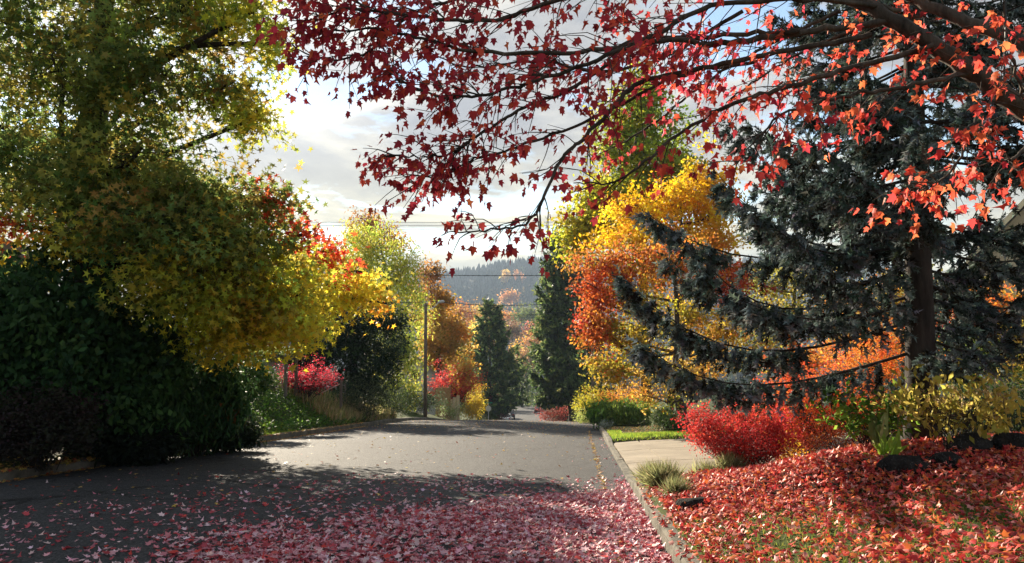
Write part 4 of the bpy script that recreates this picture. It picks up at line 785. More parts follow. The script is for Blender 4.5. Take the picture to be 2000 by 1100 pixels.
# ------------------------------------------------------------------ planting around the stop sign, left beyond the crest
shrub('japanese_maple', 'coral red Japanese maple in front of the white house', 'tree', gpt(886, 780, 69), (2.3, 1.8, 4.7), [('#c9383c', 4), ('#d94c3c', 4), ('#b52c34', 2), ('#d9803c', 1)], 161, 14, 150, 34, DIA, (.12, .2), .28, LEAFT, stem_r=.05, hollow=.35, vase=.06, zmin=.35)
shrub('japanese_maple', 'dark crimson Japanese maple right of the coral one', 'tree', gpt(936, 780, 112), (3.2, 2.2, 5.6), [('#7a1f2c', 4), ('#5f1a24', 4), ('#93283a', 2)], 162, 14, 130, 34, DIA, (.13, .22), .3, LEAFT, stem_r=.05, hollow=.35, vase=.06, zmin=.4)
shrub('yellow_shrub', 'lemon yellow leafy shrub at the crest on the left', 'shrub', gpt(921, 800, 75), (1.35, 1.3, 3.0), [('#d9bc3a', 4), ('#c9aa34', 3), ('#a8a03a', 2)], 163, 16, 120, 30, DIA, (.12, .2), .24, LEAFT, hollow=.3)
shrub('yellow_shrub', 'golden shrub top between the coral maple and the stop sign', 'shrub', gpt(916, 800, 82), (1.5, 1.4, 4.4), [('#d9a42a', 4), ('#c98f2a', 2), ('#8f9434', 3)], 164, 16, 100, 30, DIA, (.12, .2), .28, LEAFT, hollow=.3, zmin=.5)
shrub('round_green_bush', 'dark round evergreen between the fence and the yellow shrub', 'shrub', gpt(884, 800, 73), (1.3, 1.2, 2.4), [('#2a3a2a', 4), ('#3a4a34', 3)], 165, 12, 100, 26, DIA, (.1, .16), .2, LEAFD, hollow=.4, zmin=.3)
shrub('round_green_bush', 'mid green bush below the stop sign', 'shrub', gpt(950, 800, 109), (1.6, 1.2, 2.4), [('#3f5a2c', 4), ('#56703a', 3)], 166, 12, 100, 26, DIA, (.12, .18), .24, LEAFD, hollow=.35)
shrub('rust_bush', 'rusty dark bush left of the parked dark car', 'shrub', gpt(974, 800, 111), (1.8, 1.5, 3.6), [('#6a3a26', 3), ('#4a2a20', 4), ('#93582a', 1)], 167, 12, 110, 26, DIA, (.15, .24), .32, LEAFT, hollow=.3)
shrub('cottage_flowers', 'green plants with small white blooms by the plank fence', 'plant', gpt(883, 805, 64), (1.1, .8, 1.5), [('#6f8a4a', 4), ('#8f9a5a', 3), ('#d9ccc4', 1)], 168, 16, 60, 22, DIA, (.08, .13), .2, LEAFM, hollow=.3)
shrub('dark_undergrowth', 'shadowy shrubs at the foot of the utility pole', 'shrub', gpt(820, 800, 58), (2.2, 1.2, 1.7), [('#2c3a26', 4), ('#46543a', 3)], 169, 14, 110, 26, DIA, (.09, .14), .22, LEAFM, hollow=.3)

# ------------------------------------------------------------------ fallen leaves
def fallen():
    r = np.random.default_rng(201); C0 = np.array([5.0, 4.4])
    PINK = [('#d49ca4', 4), ('#c07680', 4), ('#e2bec2', 4), ('#b2444e', 4), ('#9a2c36', 3), ('#c84038', 1)]
    REDS = [('#bc382e', 4), ('#a82a2c', 4), ('#cc5c4c', 3), ('#cc8478', 3), ('#7a2426', 3), ('#d06c34', 4)]
    def scatter(n, x0, x1, y0, y1, dens):
        x = r.uniform(x0, x1, n); y = r.uniform(y0, y1, n); k = r.uniform(size=n) < dens(x, y); return x[k], y[k]
    def d_road(x, y):
        d = np.hypot(x - C0[0], y - C0[1]) + .5 * vnoise(x, y, 1.5, 4) + .25 * vnoise(x, y, 4.5, 9); gut = (cx(y) + hw(y)) - x
        k = .62 * (1 - sstep(8.7, 9.9, d)) + .075 * (1 - sstep(9.5, 15, d)) + .004 * (1 - sstep(14, 26, d)) + .55 * (1 - sstep(.05, .3, gut + .08 * vnoise(x, y, 3, 3))) * (1 - sstep(20, 36, y)) + .04 * (1 - sstep(.2, 1.2, gut)) * (y < 30)
        k = k * (.72 + .38 * vnoise(x, y, 2.6, 12))
        return np.where((x < cx(y) + hw(y) - .02) & (x > cx(y) - hw(y) + .05), k, 0)
    xr, yr = scatter(125000, -9.5, 1.1, 4.6, 15, d_road); x2, y2 = scatter(14000, -9.5, 1.1, 15, 42, lambda x, y: d_road(x, y)); xr = np.concatenate([xr, x2]); yr = np.concatenate([yr, y2])
    zrd = road_z(xr, yr) + .006 + r.uniform(0, .03, len(xr)) * (1 - sstep(9, 10.5, np.hypot(xr - C0[0], yr - C0[1])))
    def d_bed(x, y):
        s = x - cx(y) - hw(y); bed = (y > 8.9 - .12 * s); d = np.where(bed, .95, .6 + .3 * vnoise(x, y, 1.8, 7) - .35 * np.exp(-((s - 1.0) / .35) ** 2) * (y < 8.9)) * (s > .02)
        d = np.where((s < .16), d * .35, d); d = d * (1 - sstep(12.6, 13.7, y + .25 * vnoise(x, y, 3, 2)) * .97) * (1 - sstep(6.5, 11, s) * .6); return d
    xb, yb = scatter(68000, .9, 10.5, 4.2, 14.0, d_bed); zb = gz(xb, yb) + .012 + r.uniform(0, .07, len(xb)) * (yb > 8.6) + r.uniform(0, .045, len(xb)) * (yb <= 8.6)
    sk = xb - cx(yb) - hw(yb); zb = np.where(sk < .16, zr(yb) + .155, zb)
    x = np.concatenate([xr, xb]); y = np.concatenate([yr, yb]); z = np.concatenate([zrd, zb]); onroad = np.arange(len(x)) < len(xr); n = len(x)
    R = frames(r, n, (0, 0, 1.0), .17); flip = r.uniform(size=n) < .5; R[flip] = R[flip] @ np.diag([1., -1., -1.])
    tilt = ~onroad; R[tilt] = frames(r, tilt.sum(), (0, 0, 1.0), .42)
    cols = np.where(onroad[:, None], pal(r, n, PINK, .16), pal(r, n, REDS, .2)); size = np.where(onroad, r.uniform(.042, .088, n), r.uniform(.04, .077, n))
    pos = np.column_stack([x, y, z]); rel = (pos - CAM) @ RM; px = 1000 + rel[:, 0] / -rel[:, 2] * FPX; py = 550 - rel[:, 1] / -rel[:, 2] * FPX
    inv = (px > 0) & (px < 2000) & (py < 1096) & (rel[:, 2] < 0); area = size / -rel[:, 2] * inv * (1 + .02 * r.normal(size=n)); big = np.zeros(n, bool); big[np.argsort(-area)[:290]] = True
    pos[big, 2] += .02
    cu = r.uniform(size=n) < .35
    def two(k):
        a = place(MAPLE_LO, pos[k & ~cu], R[k & ~cu], size[k & ~cu], cols[k & ~cu]); b = place(MAPLE_CURL, pos[k & cu], R[k & cu], size[k & cu], cols[k & cu])
        return np.concatenate([a[0], b[0]]), np.concatenate([a[1], b[1] + len(a[0])]), np.concatenate([a[2], b[2]])
    v, f, c = two(~big & onroad); link('fallen_leaves', raw_mesh('fallen_leaves', v, f, [LITTER], c), kind='stuff', label='carpet of pink and red maple leaves strewn over the asphalt', cat='leaves')
    v, f, c = two(~big & ~onroad); link('fallen_leaves', raw_mesh('fallen_leaves', v, f, [LITTER], c), kind='stuff', label='thick red maple leaf litter covering the right bed and lawn', cat='leaves')
    def variants(pl):
        out = []
        for h, _ in pl: out.append(raw_mesh('fallen_leaf', MAPLE[0], MAPLE[1], [LITTER], np.tile(lin(h), (len(MAPLE[0]), 1))))
        return out
    vr, vb = variants(PINK), variants(REDS)
    nr = ['dusty pink', 'rose', 'pale pink', 'crimson', 'dark red', 'scarlet']; nb_ = ['red', 'crimson', 'coral', 'pale pink', 'maroon', 'orange']
    for i in np.where(big)[0]:
        j = r.integers(0, 6)
        if onroad[i]: zone = 'at the bottom left' if px[i] < 500 else 'left of the middle' if px[i] < 800 else 'right of the middle' if px[i] < 1080 else 'close to the kerb'; lab = f'{nr[j]} maple leaf in the nearest road carpet, {zone}'
        else: zone = 'beside the kerb' if px[i] < 1500 else 'in mid lawn' if px[i] < 1750 else 'at the right edge'; lab = f'{nb_[j]} maple leaf on the nearest lawn, {zone}'
        o = link('fallen_leaf', (vr if onroad[i] else vb)[j], cat='leaf', label=lab, group='nearest fallen leaves on the road' if onroad[i] else 'nearest fallen leaves on the lawn')
        M4 = np.eye(4); M4[:3, :3] = R[i] * size[i]; M4[:3, 3] = pos[i]; o.matrix_world = Matrix(M4.tolist())
    # yellow and brown litter: left gutter, gutter seam, crest
    yl = []; 
    yy = r.uniform(10, 36, 2600); xx = cx(yy) - hw(yy) + np.abs(r.normal(0, .10, 2600)) - .05; yl.append((xx, yy))
    yy = r.uniform(12, 19, 1200); xx = cx(yy) - hw(yy) - np.abs(r.normal(.3, .4, 1200)); yl.append((xx, yy))
    yy = r.uniform(5, 34, 420); xx = cx(yy) + hw(yy) - .47 + r.normal(0, .018, 420); yl.append((xx, yy))
    yy = r.uniform(34, 48, 1600); xx = cx(yy) + r.uniform(-5.5, 5.5, 1600); yl.append((xx, yy))
    yy = r.uniform(26.5, 34, 2600); xx = cx(yy) + hw(yy) + r.uniform(.2, 6, 2600); k = yy > 27.4; yl.append((xx[k], yy[k]))
    yy = r.uniform(10, 34, 700); xx = r.uniform(-10, 1, 700); yl.append((xx, yy))
    x = np.concatenate([a for a, _ in yl]); y = np.concatenate([b for _, b in yl]); n = len(x); u = np.abs(x - cx(y)); z = np.where(u < hw(y), road_z(x, y), np.maximum(gz(x, y), np.where(u < hw(y) + .16, zr(y) + .15, -99))) + .012
    v, f, c = place(STAR, np.column_stack([x, y, z]), frames(r, n, (0, 0, 1), .3), r.uniform(.05, .11, n), pal(r, n, [('#b5943c', 3), ('#a37a34', 3), ('#8a5a2c', 2), ('#c9a85a', 2), ('#a8482c', 2)], .2))
    link('fallen_leaves', raw_mesh('fallen_leaves', v, f, [LITTER], c), kind='stuff', label='yellow and brown leaf litter along both gutters and the crest', cat='leaves')
    # red leaves caught on the spruce boughs
    n = 260; px = r.uniform(1230, 1960, n); py = r.uniform(180, 760, n); P = np.array([at(a, b, d) for a, b, d in zip(px, py, r.uniform(8.8, 10.4, n))])
    return
fallen()

# ------------------------------------------------------------------ houses
def house(name, label, loc, rotz, w, d, h, roof_h, wall, roofm, wins=(), door=None, over=.45, chimney=None, trim=None, t=.14):
    """gable house, ridge along local y, gable end facing local -y; wins: (face, along, z0, width, height)"""
    root = thing(name, label, 'house', loc, rotz); trim = trim or plain('white_trim', (.7, .68, .62), .6)
    g = Geo(); x = w / 2; y = d / 2
    v = [(-x, -y, -2), (x, -y, -2), (x, y, -2), (-x, y, -2), (-x, -y, h), (x, -y, h), (x, y, h), (-x, y, h), (0, -y, h + roof_h), (0, y, h + roof_h)]
    g.add(v, [(4, 5, 8), (6, 7, 9)], [(0, 1, 5, 4), (1, 2, 6, 5), (2, 3, 7, 6), (3, 0, 4, 7)]); link('wall', g.mesh('wall', [wall]), root)
    sl_ = roof_h / x
    roof = None
    for sgn in (-1, 1):
        g = Geo(); a = np.array([0, 0, h + roof_h + .02]); e = np.array([sgn * (x + over), 0, h + roof_h + .02 - sl_ * (x + over)]); up = np.array([0, 0, t])
        pts = [a + [0, -y - over, 0], e + [0, -y - over, 0], e + [0, y + over, 0], a + [0, y + over, 0]]; pts = [p + (0.0 if sgn > 0 else 0) for p in pts]; pts += [p + up for p in pts]
        q = [(0, 1, 2, 3), (7, 6, 5, 4), (0, 4, 5, 1), (1, 5, 6, 2), (2, 6, 7, 3), (3, 7, 4, 0)]; g.add(pts, None, q if sgn < 0 else [f[::-1] for f in q]); roof = link('roof', g.mesh('roof', [roofm]), root)
        g = Geo(); g.add([p + np.array([0, -.03 if i in (0, 1, 4, 5) else 0, 0]) for i, p in enumerate([pts[0], pts[1], pts[1] + [0, .03, 0], pts[0] + [0, .03, 0], pts[4] - [0, 0, .02], pts[5] - [0, 0, .02], pts[5] + [0, .03, -.02], pts[4] + [0, .03, -.02]])], None, q); link('barge_board', g.mesh('barge_board', [trim]), root)
    for (face, al, z0, ww, hh) in wins:
        f = link('window', None, root); g = Geo(); g2 = Geo(); b = .07
        if face in '-+':
            yy = -y if face == '-' else y; s = -1 if face == '-' else 1
            for lo, hi in (((al - ww / 2, 0, z0), (al + ww / 2, 0, z0 + b)), ((al - ww / 2, 0, z0 + hh - b), (al + ww / 2, 0, z0 + hh)), ((al - ww / 2, 0, z0 + b), (al - ww / 2 + b, 0, z0 + hh - b)), ((al + ww / 2 - b, 0, z0 + b), (al + ww / 2, 0, z0 + hh - b)), ((al - .025, 0, z0 + b), (al + .025, 0, z0 + hh - b))):
                g.box((lo[0], min(yy, yy + s * .06), lo[2]), (hi[0], max(yy, yy + s * .06), hi[2]))
            g2.box((al - ww / 2 + b, min(yy, yy + s * .02), z0 + b), (al + ww / 2 - b, max(yy, yy + s * .02), z0 + hh - b))
        else:
            xx = -x if face == 'l' else x; s = -1 if face == 'l' else 1
            for lo, hi in (((al - ww / 2, z0), (al + ww / 2, z0 + b)), ((al - ww / 2, z0 + hh - b), (al + ww / 2, z0 + hh)), ((al - ww / 2, z0 + b), (al - ww / 2 + b, z0 + hh - b)), ((al + ww / 2 - b, z0 + b), (al + ww / 2, z0 + hh - b)), ((al - .025, z0 + b), (al + .025, z0 + hh - b))):
                g.box((min(xx, xx + s * .06), lo[0], lo[1]), (max(xx, xx + s * .06), hi[0], hi[1]))
            g2.box((min(xx, xx + s * .02), al - ww / 2 + b, z0 + b), (max(xx, xx + s * .02), al + ww / 2 - b, z0 + hh - b))
        link('frame', g.mesh('frame', [trim]), f); link('pane', g2.mesh('pane', [glass()]), f)
    if door:
        g = Geo(); xx = door[0]; g.box((xx - .5, -y - .05, -.0), (xx + .5, -y, 2.1)); dd = link('door', g.mesh('door', [plain('door_paint', (.12, .07, .05), .5)]), root)
        g = Geo(); g.box((xx + .34, -y - .1, .95), (xx + .42, -y - .05, 1.05)); link('handle', g.mesh('handle', [plain('brass', (.5, .4, .2), .35, .5, .8)]), dd)
    if chimney:
        g = Geo(); g.box((chimney[0] - .4, chimney[1] - .4, h + .3), (chimney[0] + .4, chimney[1] + .4, h + roof_h + 1.0)); g.box((chimney[0] - .48, chimney[1] - .48, h + roof_h + 1.0), (chimney[0] + .48, chimney[1] + .48, h + roof_h + 1.12)); link('chimney', g.mesh('chimney', [rough_mat('brick', (.2, .09, .06), (.32, .16, .11), 8)]), root)
    return root
SHING = rough_mat('roof_shingle', (.07, .07, .075), (.15, .15, .155), 4, .9, .5); SHINGB = rough_mat('roof_brown', (.09, .07, .055), (.17, .135, .105), 4, .9, .5)
CREAM = rough_mat('wall_cream', (.5, .43, .3), (.62, .54, .38), 1.5, .8, .15); GREYW = rough_mat('wall_grey', (.28, .28, .27), (.38, .38, .37), 1.5, .8, .15); WHITEW = rough_mat('wall_white', (.55, .56, .58), (.7, .7, .72), 1.5, .8, .1); TANW = rough_mat('wall_tan', (.32, .25, .17), (.42, .34, .24), 1.5, .8, .15)
p = gpt(-200, 560, 29); house('house', 'tan house with thick brown eaves half hidden at the left edge', p, .64, 8.6, 10, 4.4, 2.2, TANW, SHINGB, [('-', -2.2, 1.2, 1.5, 1.3), ('-', 2.2, 1.2, 1.8, 1.3), ('r', -2.0, 1.2, 1.5, 1.2)], None, .9, trim=plain('fascia_brown', (.16, .12, .09), .7), t=.4)
p = gpt(335, 740, 37); house('house', 'low grey-roofed house behind the scarlet bush on the left', p + [-1.5, 3.0, -.5], .35 + math.pi / 2, 8, 11, 2.2, 1.5, GREYW, SHING, [('r', 2.0, .5, 2.2, 1.2), ('r', -1.8, .7, 1.4, 1.1), ('-', -2, .7, 1.4, 1.1), ('l', 3.0, .6, 1.6, 1.1), ('l', -1, .6, 1.6, 1.1)], None, .5)
p = gpt(846, 780, 75); house('house', 'small white gabled house showing between the pole and the coral maple', p + [-2.6, 3.0, .2], .25, 6, 8, 3.0, 2.6, WHITEW, SHINGB, [('-', -1.6, .9, 1.2, 1.3), ('-', 1.6, .9, 1.2, 1.3), ('r', -2, .9, 1.2, 1.3), ('-', 0, 3.4, .9, .9)], None, .5, trim=plain('orange_trim', (.35, .2, .1), .7))
p = gpt(2135, 640, 34); house('house', 'cream gabled house seen through the spruce at the right edge', p, -.56, 7.6, 8, 6.3, 4.2, CREAM, SHING, [('-', -2.0, 1.0, 1.3, 1.4), ('-', 2.0, 1.0, 1.3, 1.4), ('-', -2.0, 4.2, 1.2, 1.3), ('l', -2.0, 1.0, 1.5, 1.4), ('l', 1.5, 4.2, 1.3, 1.3), ('-', 1.8, 4.2, 1.2, 1.3)], None, .5, trim=plain('cream_trim', (.75, .67, .45), .6), t=.3)
for i, (px, D, rz, lab, rm, wm) in enumerate([(1022, 330, .3, 'pale far-off house in the valley between the two firs', SHING, WHITEW), (1036, 290, -.4, 'grey-roofed far-off house beside the tall fir', SHINGB, GREYW), (1008, 400, .8, 'tan far-off house below the wooded hill', SHINGB, TANW), (1050, 240, .2, 'white house low behind the tall fir boughs', SHING, WHITEW), (905, 300, .4, 'far-off house behind the bronze oak', SHING, CREAM)]):
    p = gpt(px, 640, D); house('house', lab, p + [0, 0, 3.5], rz, 10, 13, 4.2, 3.0, wm, rm, [('-', -2.4, 1, 1.6, 1.5), ('-', 2.4, 1, 1.6, 1.5), ('l', -3, 1, 1.6, 1.5), ('r', -3, 1, 1.6, 1.5), ('-', 0, 4.3, 1.2, 1.2)])

# pergola-like vine frame and wire fence posts by the left house
WOOD = rough_mat('weathered_wood', (.1, .085, .07), (.2, .17, .14), 5, .9, .3); CEDAR = rough_mat('cedar_wood', (.32, .17, .08), (.45, .26, .13), 5, .8, .3)
def pergola():
    b = gpt(520, 780, 33.5); root = thing('pergola', 'grey timber pergola loaded with green vine beside the left house', 'pergola', b)
    for x in (-1.1, 1.1):
        for y in (-.6, .6):
            g = Geo(); g.box((x - .06, y - .06, -.4), (x + .06, y + .06, 1.5)); link('post', g.mesh('post', [WOOD]), root)
    for y in (-.6, .6):
        g = Geo(); g.box((-1.4, y - .04, 1.5), (1.4, y + .04, 1.66)); link('beam', g.mesh('beam', [WOOD]), root)
    for x in np.linspace(-1.2, 1.2, 7):
        g = Geo(); g.box((x - .03, -.9, 1.662), (x + .03, .9, 1.76)); link('rafter', g.mesh('rafter', [WOOD]), root)
    r = np.random.default_rng(5); n = 2600; pos = np.column_stack([r.uniform(-1.4, 1.4, n), r.uniform(-.9, .9, n), 1.75 + np.abs(r.normal(0, .14, n)) - (r.uniform(size=n) < .25) * r.uniform(0, .4, n)])
    v, f, c = place(DIA, pos, frames(r, n, (0, 0, .8), .7), r.uniform(.08, .14, n), pal(r, n, [('#56662c', 4), ('#6f742c', 3), ('#3f4f26', 3)], .2)); link('vine', raw_mesh('vine', v, f, [LEAFM], c), root, kind='stuff')
pergola()
def fence_post():
    b = gpt(666, 790, 36); root = thing('fence_gate', 'wire fence post with slanting brace beyond the scarlet bush', 'fence', b); g = Geo(); g.box((-.05, -.05, -.4), (.05, .05, 1.75)); link('post', g.mesh('post', [WOOD]), root)
    g = Geo(); g.tube([(-.05, 0, 1.6), (-1.0, .2, 1.15)], .025, 6, True); link('brace', g.mesh('brace', [plain('pale_wood', (.5, .45, .38), .8)]), root)
    for z in (.4, .8, 1.2, 1.55):
        g = Geo(); g.tube([(.05, 0, z), (-.9, 3.5, z - .35)], .006, 4); link('wire', g.mesh('wire', [plain('wire_metal', (.3, .3, .3), .5, .5, .6)]), root)
    g = Geo(); g.box((-.95, 3.45, -.9), (-.85, 3.55, 1.3)); link('post', g.mesh('post', [WOOD]), root)
fence_post()
def plank_fence():
    b = gpt(864, 800, 66); root = thing('plank_fence', 'short cedar plank fence with stepped end panel near the white house', 'fence', b, .15)
    hs = [2.6] * 4 + [1.6, 1.75, 1.9]
    for i, h in enumerate(hs):
        g = Geo(); g.box((-.6 + i * .3, -.02 + .004 * (i % 2), -1.5), (-.32 + i * .3, .02 + .004 * (i % 2), h)); link('plank', g.mesh('plank', [CEDAR if i < 4 else plain('pale_cedar', (.55, .4, .26), .8)]), root)
    g = Geo(); g.box((.58, -.06, -1.5), (.7, .06, 2.8)); link('post', g.mesh('post', [CEDAR]), root)
    g = Geo(); g.box((-.6, .03, .4), (.55, .08, .52)); link('rail', g.mesh('rail', [CEDAR]), root)
plank_fence()

# ------------------------------------------------------------------ poles, wires, stop sign, cars
POLE = bark_mat('pole_wood', (.11, .085, .065), (.28, .22, .17), 9); CABLE = plain('cable', (.015, .015, .015), .6)
def pole(label, px, D, top_py, arm):
    b = gpt(px, 700, D); H = at(px, top_py, D)[2] - b[2]; root = thing('utility_pole', label, 'pole', b); g = Geo(); g.tube(np.array([(0, 0, -.5), (0, 0, H * .5), (0, 0, H)]), [.14, .12, .1], 10, True); link('shaft', g.mesh('shaft', [POLE], smooth=True), root)
    if arm:
        g = Geo(); g.tube(curve([(.1, 0, H - .5), (.35, .1, H - .45), (.65, .2, H - .2), (.85, .3, H + .05)], 10), .035, 6, True); a = link('lamp_arm', g.mesh('lamp_arm', [plain('galvanised', (.6, .6, .6), .45, .5, .5)]), root)
        g = Geo(); g.tube(np.array([(.82, .29, H + .03), (.95, .33, H + .09), (1.2, .4, H + .12), (1.28, .42, H + .1)]), [.05, .1, .1, .04], 8, True); link('lamp_head', g.mesh('lamp_head', [plain('lamp_grey', (.5, .5, .5), .5)]), a)
    g = Geo(); g.tube(np.array([(.13, 0, H - .3), (.2, 0, H - .3)]), [.05, .035], 8, True); link('insulator', g.mesh('insulator', [plain('porcelain', (.4, .4, .38), .3)]), root)
pole('brown utility pole with pale curved lamp arm on the left at the crest', 831, 54.5, 592, True)
pole('slim utility pole on the right between the fir and the orange maple', 1158, 66, 590, False)
def cable(label, pts, rad):
    p = curve(pts, 40); b = p[0].copy(); g = Geo(); g.tube(p - b, rad, 5); link('overhead_cable', g.mesh('overhead_cable', [CABLE]), label=label, cat='cable', group='overhead cables across the street', loc=b)
def span(label, a, b, sag, rad):
    a, b = np.array(a), np.array(b); m = (a + b) / 2 - [0, 0, sag]; cable(label, [a, a * .75 + m * .0 + b * .25 - [0, 0, sag * .75], m, a * .25 + b * .75 - [0, 0, sag * .75], b], rad)
span('heavy overhead cable crossing in front of the wooded hill', at(560, 525, 62), at(1300, 530, 62), .45, .028)
span('overhead cable crossing at the top of the utility pole', at(831, 588, 54.5), at(1158, 585, 66), .4, .024)
span('overhead cable running left from the utility pole into the trees', at(831, 590, 54.5), at(300, 585, 54), .2, .022)
span('thin cable sagging below the one at the pole top', at(831, 596, 54.5), at(1158, 598, 66), .75, .016)
span('uppermost thin cable against the pale sky', at(-200, 425, 75), at(1700, 428, 75), .4, .018)
span('second thin cable just under the uppermost one against the sky', at(-200, 432, 75), at(1700, 434, 75), .4, .018)
span('faint cable below the two against the pale sky', at(-200, 440, 80), at(1700, 441, 80), .4, .014)
def hanging_rope():
    t = at(1962, -40, 5.0); b = at(1960, 172, 5.0); g = Geo(); g.tube(curve([t, (t + b) / 2 + [.01, 0, 0], b], 10) - t, .006, 6, True); o = thing('hanging_rope', 'thin dark rope hanging straight down from the maple limb at upper right', 'rope', t)
    link('cord', g.mesh('cord', [CABLE]), o); g = Geo(); g.tube(np.array([(0, 0, -.02), (0, 0, .02)]) + (b - t), [.012, .012], 6, True); link('knot', g.mesh('knot', [CABLE]), o)
hanging_rope()
def stop_sign():
    b = gpt(954, 790, 106); root = thing('stop_sign', 'octagonal stop sign seen from behind with a green street-name blade on top', 'sign', b, .06); g = Geo(); g.tube(np.array([(0, 0, -.3), (0, 0, 3.15)]), .035, 8, True); link('post', g.mesh('post', [plain('galvanised', (.5, .5, .5), .5)]), root)
    a = np.arange(8) * math.pi / 4 + math.pi / 8; R8 = .41; f0 = [(math.cos(t) * R8, -.045, 2.3 + math.sin(t) * R8) for t in a]; f1 = [(x, -.06, z) for x, _, z in f0]
    g = Geo(); g.add(f0 + f1, None, None); g.t.append(np.array([(8, 8 + i, 9 + i) for i in range(1, 7)])); g.q.append(np.array([(i, (i + 1) % 8, 8 + (i + 1) % 8, 8 + i) for i in range(8)])); link('plate', g.mesh('plate', [plain('sign_back', (.55, .56, .54), .45, .5, .3)]), root)
    g = Geo(); g.add([(x, .036, z) for x, _, z in f0], [(0, i + 1, i) for i in range(1, 7)]); link('sign_face', g.mesh('sign_face', [plain('sign_red', (.5, .02, .02), .5)]), root)
    g = Geo(); g.box((-.55, -.012, 3.0), (.55, .012, 3.2)); link('street_name_blade', g.mesh('street_name_blade', [plain('sign_green', (.02, .2, .12), .5)]), root)
stop_sign()
def car(label, loc, rz, paint):
    root = thing('parked_car', label, 'car', loc, rz, 'parked cars'); W = .86
    prof = [(-2.15, .35), (-2.2, .75), (-2.05, .95), (-1.55, 1.02), (-.95, 1.45), (.35, 1.5), (1.05, 1.05), (1.95, .9), (2.2, .7), (2.2, .35)]
    g = Geo(); n = len(prof); V = []
    for s in (-1, 1):
        for (y, z) in prof: V.append((s * (W - (.14 if z > 1.2 else 0)), y, z))
    q = [(i, (i + 1) % n, n + (i + 1) % n, n + i) for i in range(n)]; t = [(0, i + 1, i) for i in range(1, n - 1)] + [(n, n + i, n + i + 1) for i in range(1, n - 1)]; g.add(V, t, q); link('body', g.mesh('body', [plain('paint_' + label[:9].replace(' ', '_'), paint, .3, .6)]), root)
    for s in (-1, 1):
        g = Geo(); xx = s * (W - .02); g.add([(xx, -1.35, 1.04), (xx - s * .1, -.9, 1.38), (xx - s * .1, .3, 1.42), (xx, .85, 1.06)], None, [(0, 1, 2, 3)]); link('side_window', g.mesh('side_window', [glass()]), root)
        g = Geo(); g.box((s * .62 - .13, 2.19, .62), (s * .62 + .13, 2.22, .78)); link('headlight', g.mesh('headlight', [plain('lens', (.7, .7, .68), .2)]), root)
        g = Geo(); g.box((s * .64 - .12, -2.23, .72), (s * .64 + .12, -2.19, .9)); link('tail_light', g.mesh('tail_light', [plain('red_lens', (.35, .02, .02), .25)]), root)
        for y in (-1.35, 1.35):
            g = Geo(); g.tube(np.array([(s * .68, y, .33), (s * .9, y, .33)]), .33, 16, True); wh = link('wheel', g.mesh('wheel', [plain('tyre', (.02, .02, .02), .8)]), root); g = Geo(); g.tube(np.array([(s * .89, y, .33), (s * .91, y, .33)]), .2, 12, True); link('rim', g.mesh('rim', [plain('rim_metal', (.5, .5, .5), .3, .5, .8)]), wh)
    for (y0, z0, y1, z1, nm) in ((-1.58, 1.05, -.98, 1.42, 'rear_window'), (.42, 1.47, 1.05, 1.09, 'windscreen')):
        g = Geo(); e = .02 if nm == 'windscreen' else -.02; g.add([(-.72, y0 + e, z0 + .02), (.72, y0 + e, z0 + .02), (.66, y1 + e, z1 + .02), (-.66, y1 + e, z1 + .02)], None, [(0, 1, 2, 3)]); link(nm, g.mesh(nm, [glass()]), root)
def car_at(label, y, u, paint, rz=None):
    x = cx(y) + u; pit = math.atan(np.interp(y, [a for a, _ in SLOPES], [b for _, b in SLOPES])); car(label, (x, y, float(road_z(x, y))), 0, paint); o = bpy.context.scene.objects[-1]
    root = [q for q in bpy.data.objects if q.get('label') == label][0]; root.rotation_euler = Euler((-pit, 0, math.radians(3.5) if rz is None else rz))
car_at('dark parked car at the left kerb of the lower street', 136, -2.7, (.03, .035, .04)); car_at('maroon parked car at the right kerb of the lower street', 158, 2.6, (.12, .03, .03)); car_at('white parked car just over the crest, only its roof showing', 122, -2.9, (.7, .7, .7))
p = gpt(548, 760, 41); car('black car parked beside the left house behind the scarlet bush', p, 1.2, (.02, .02, .022))

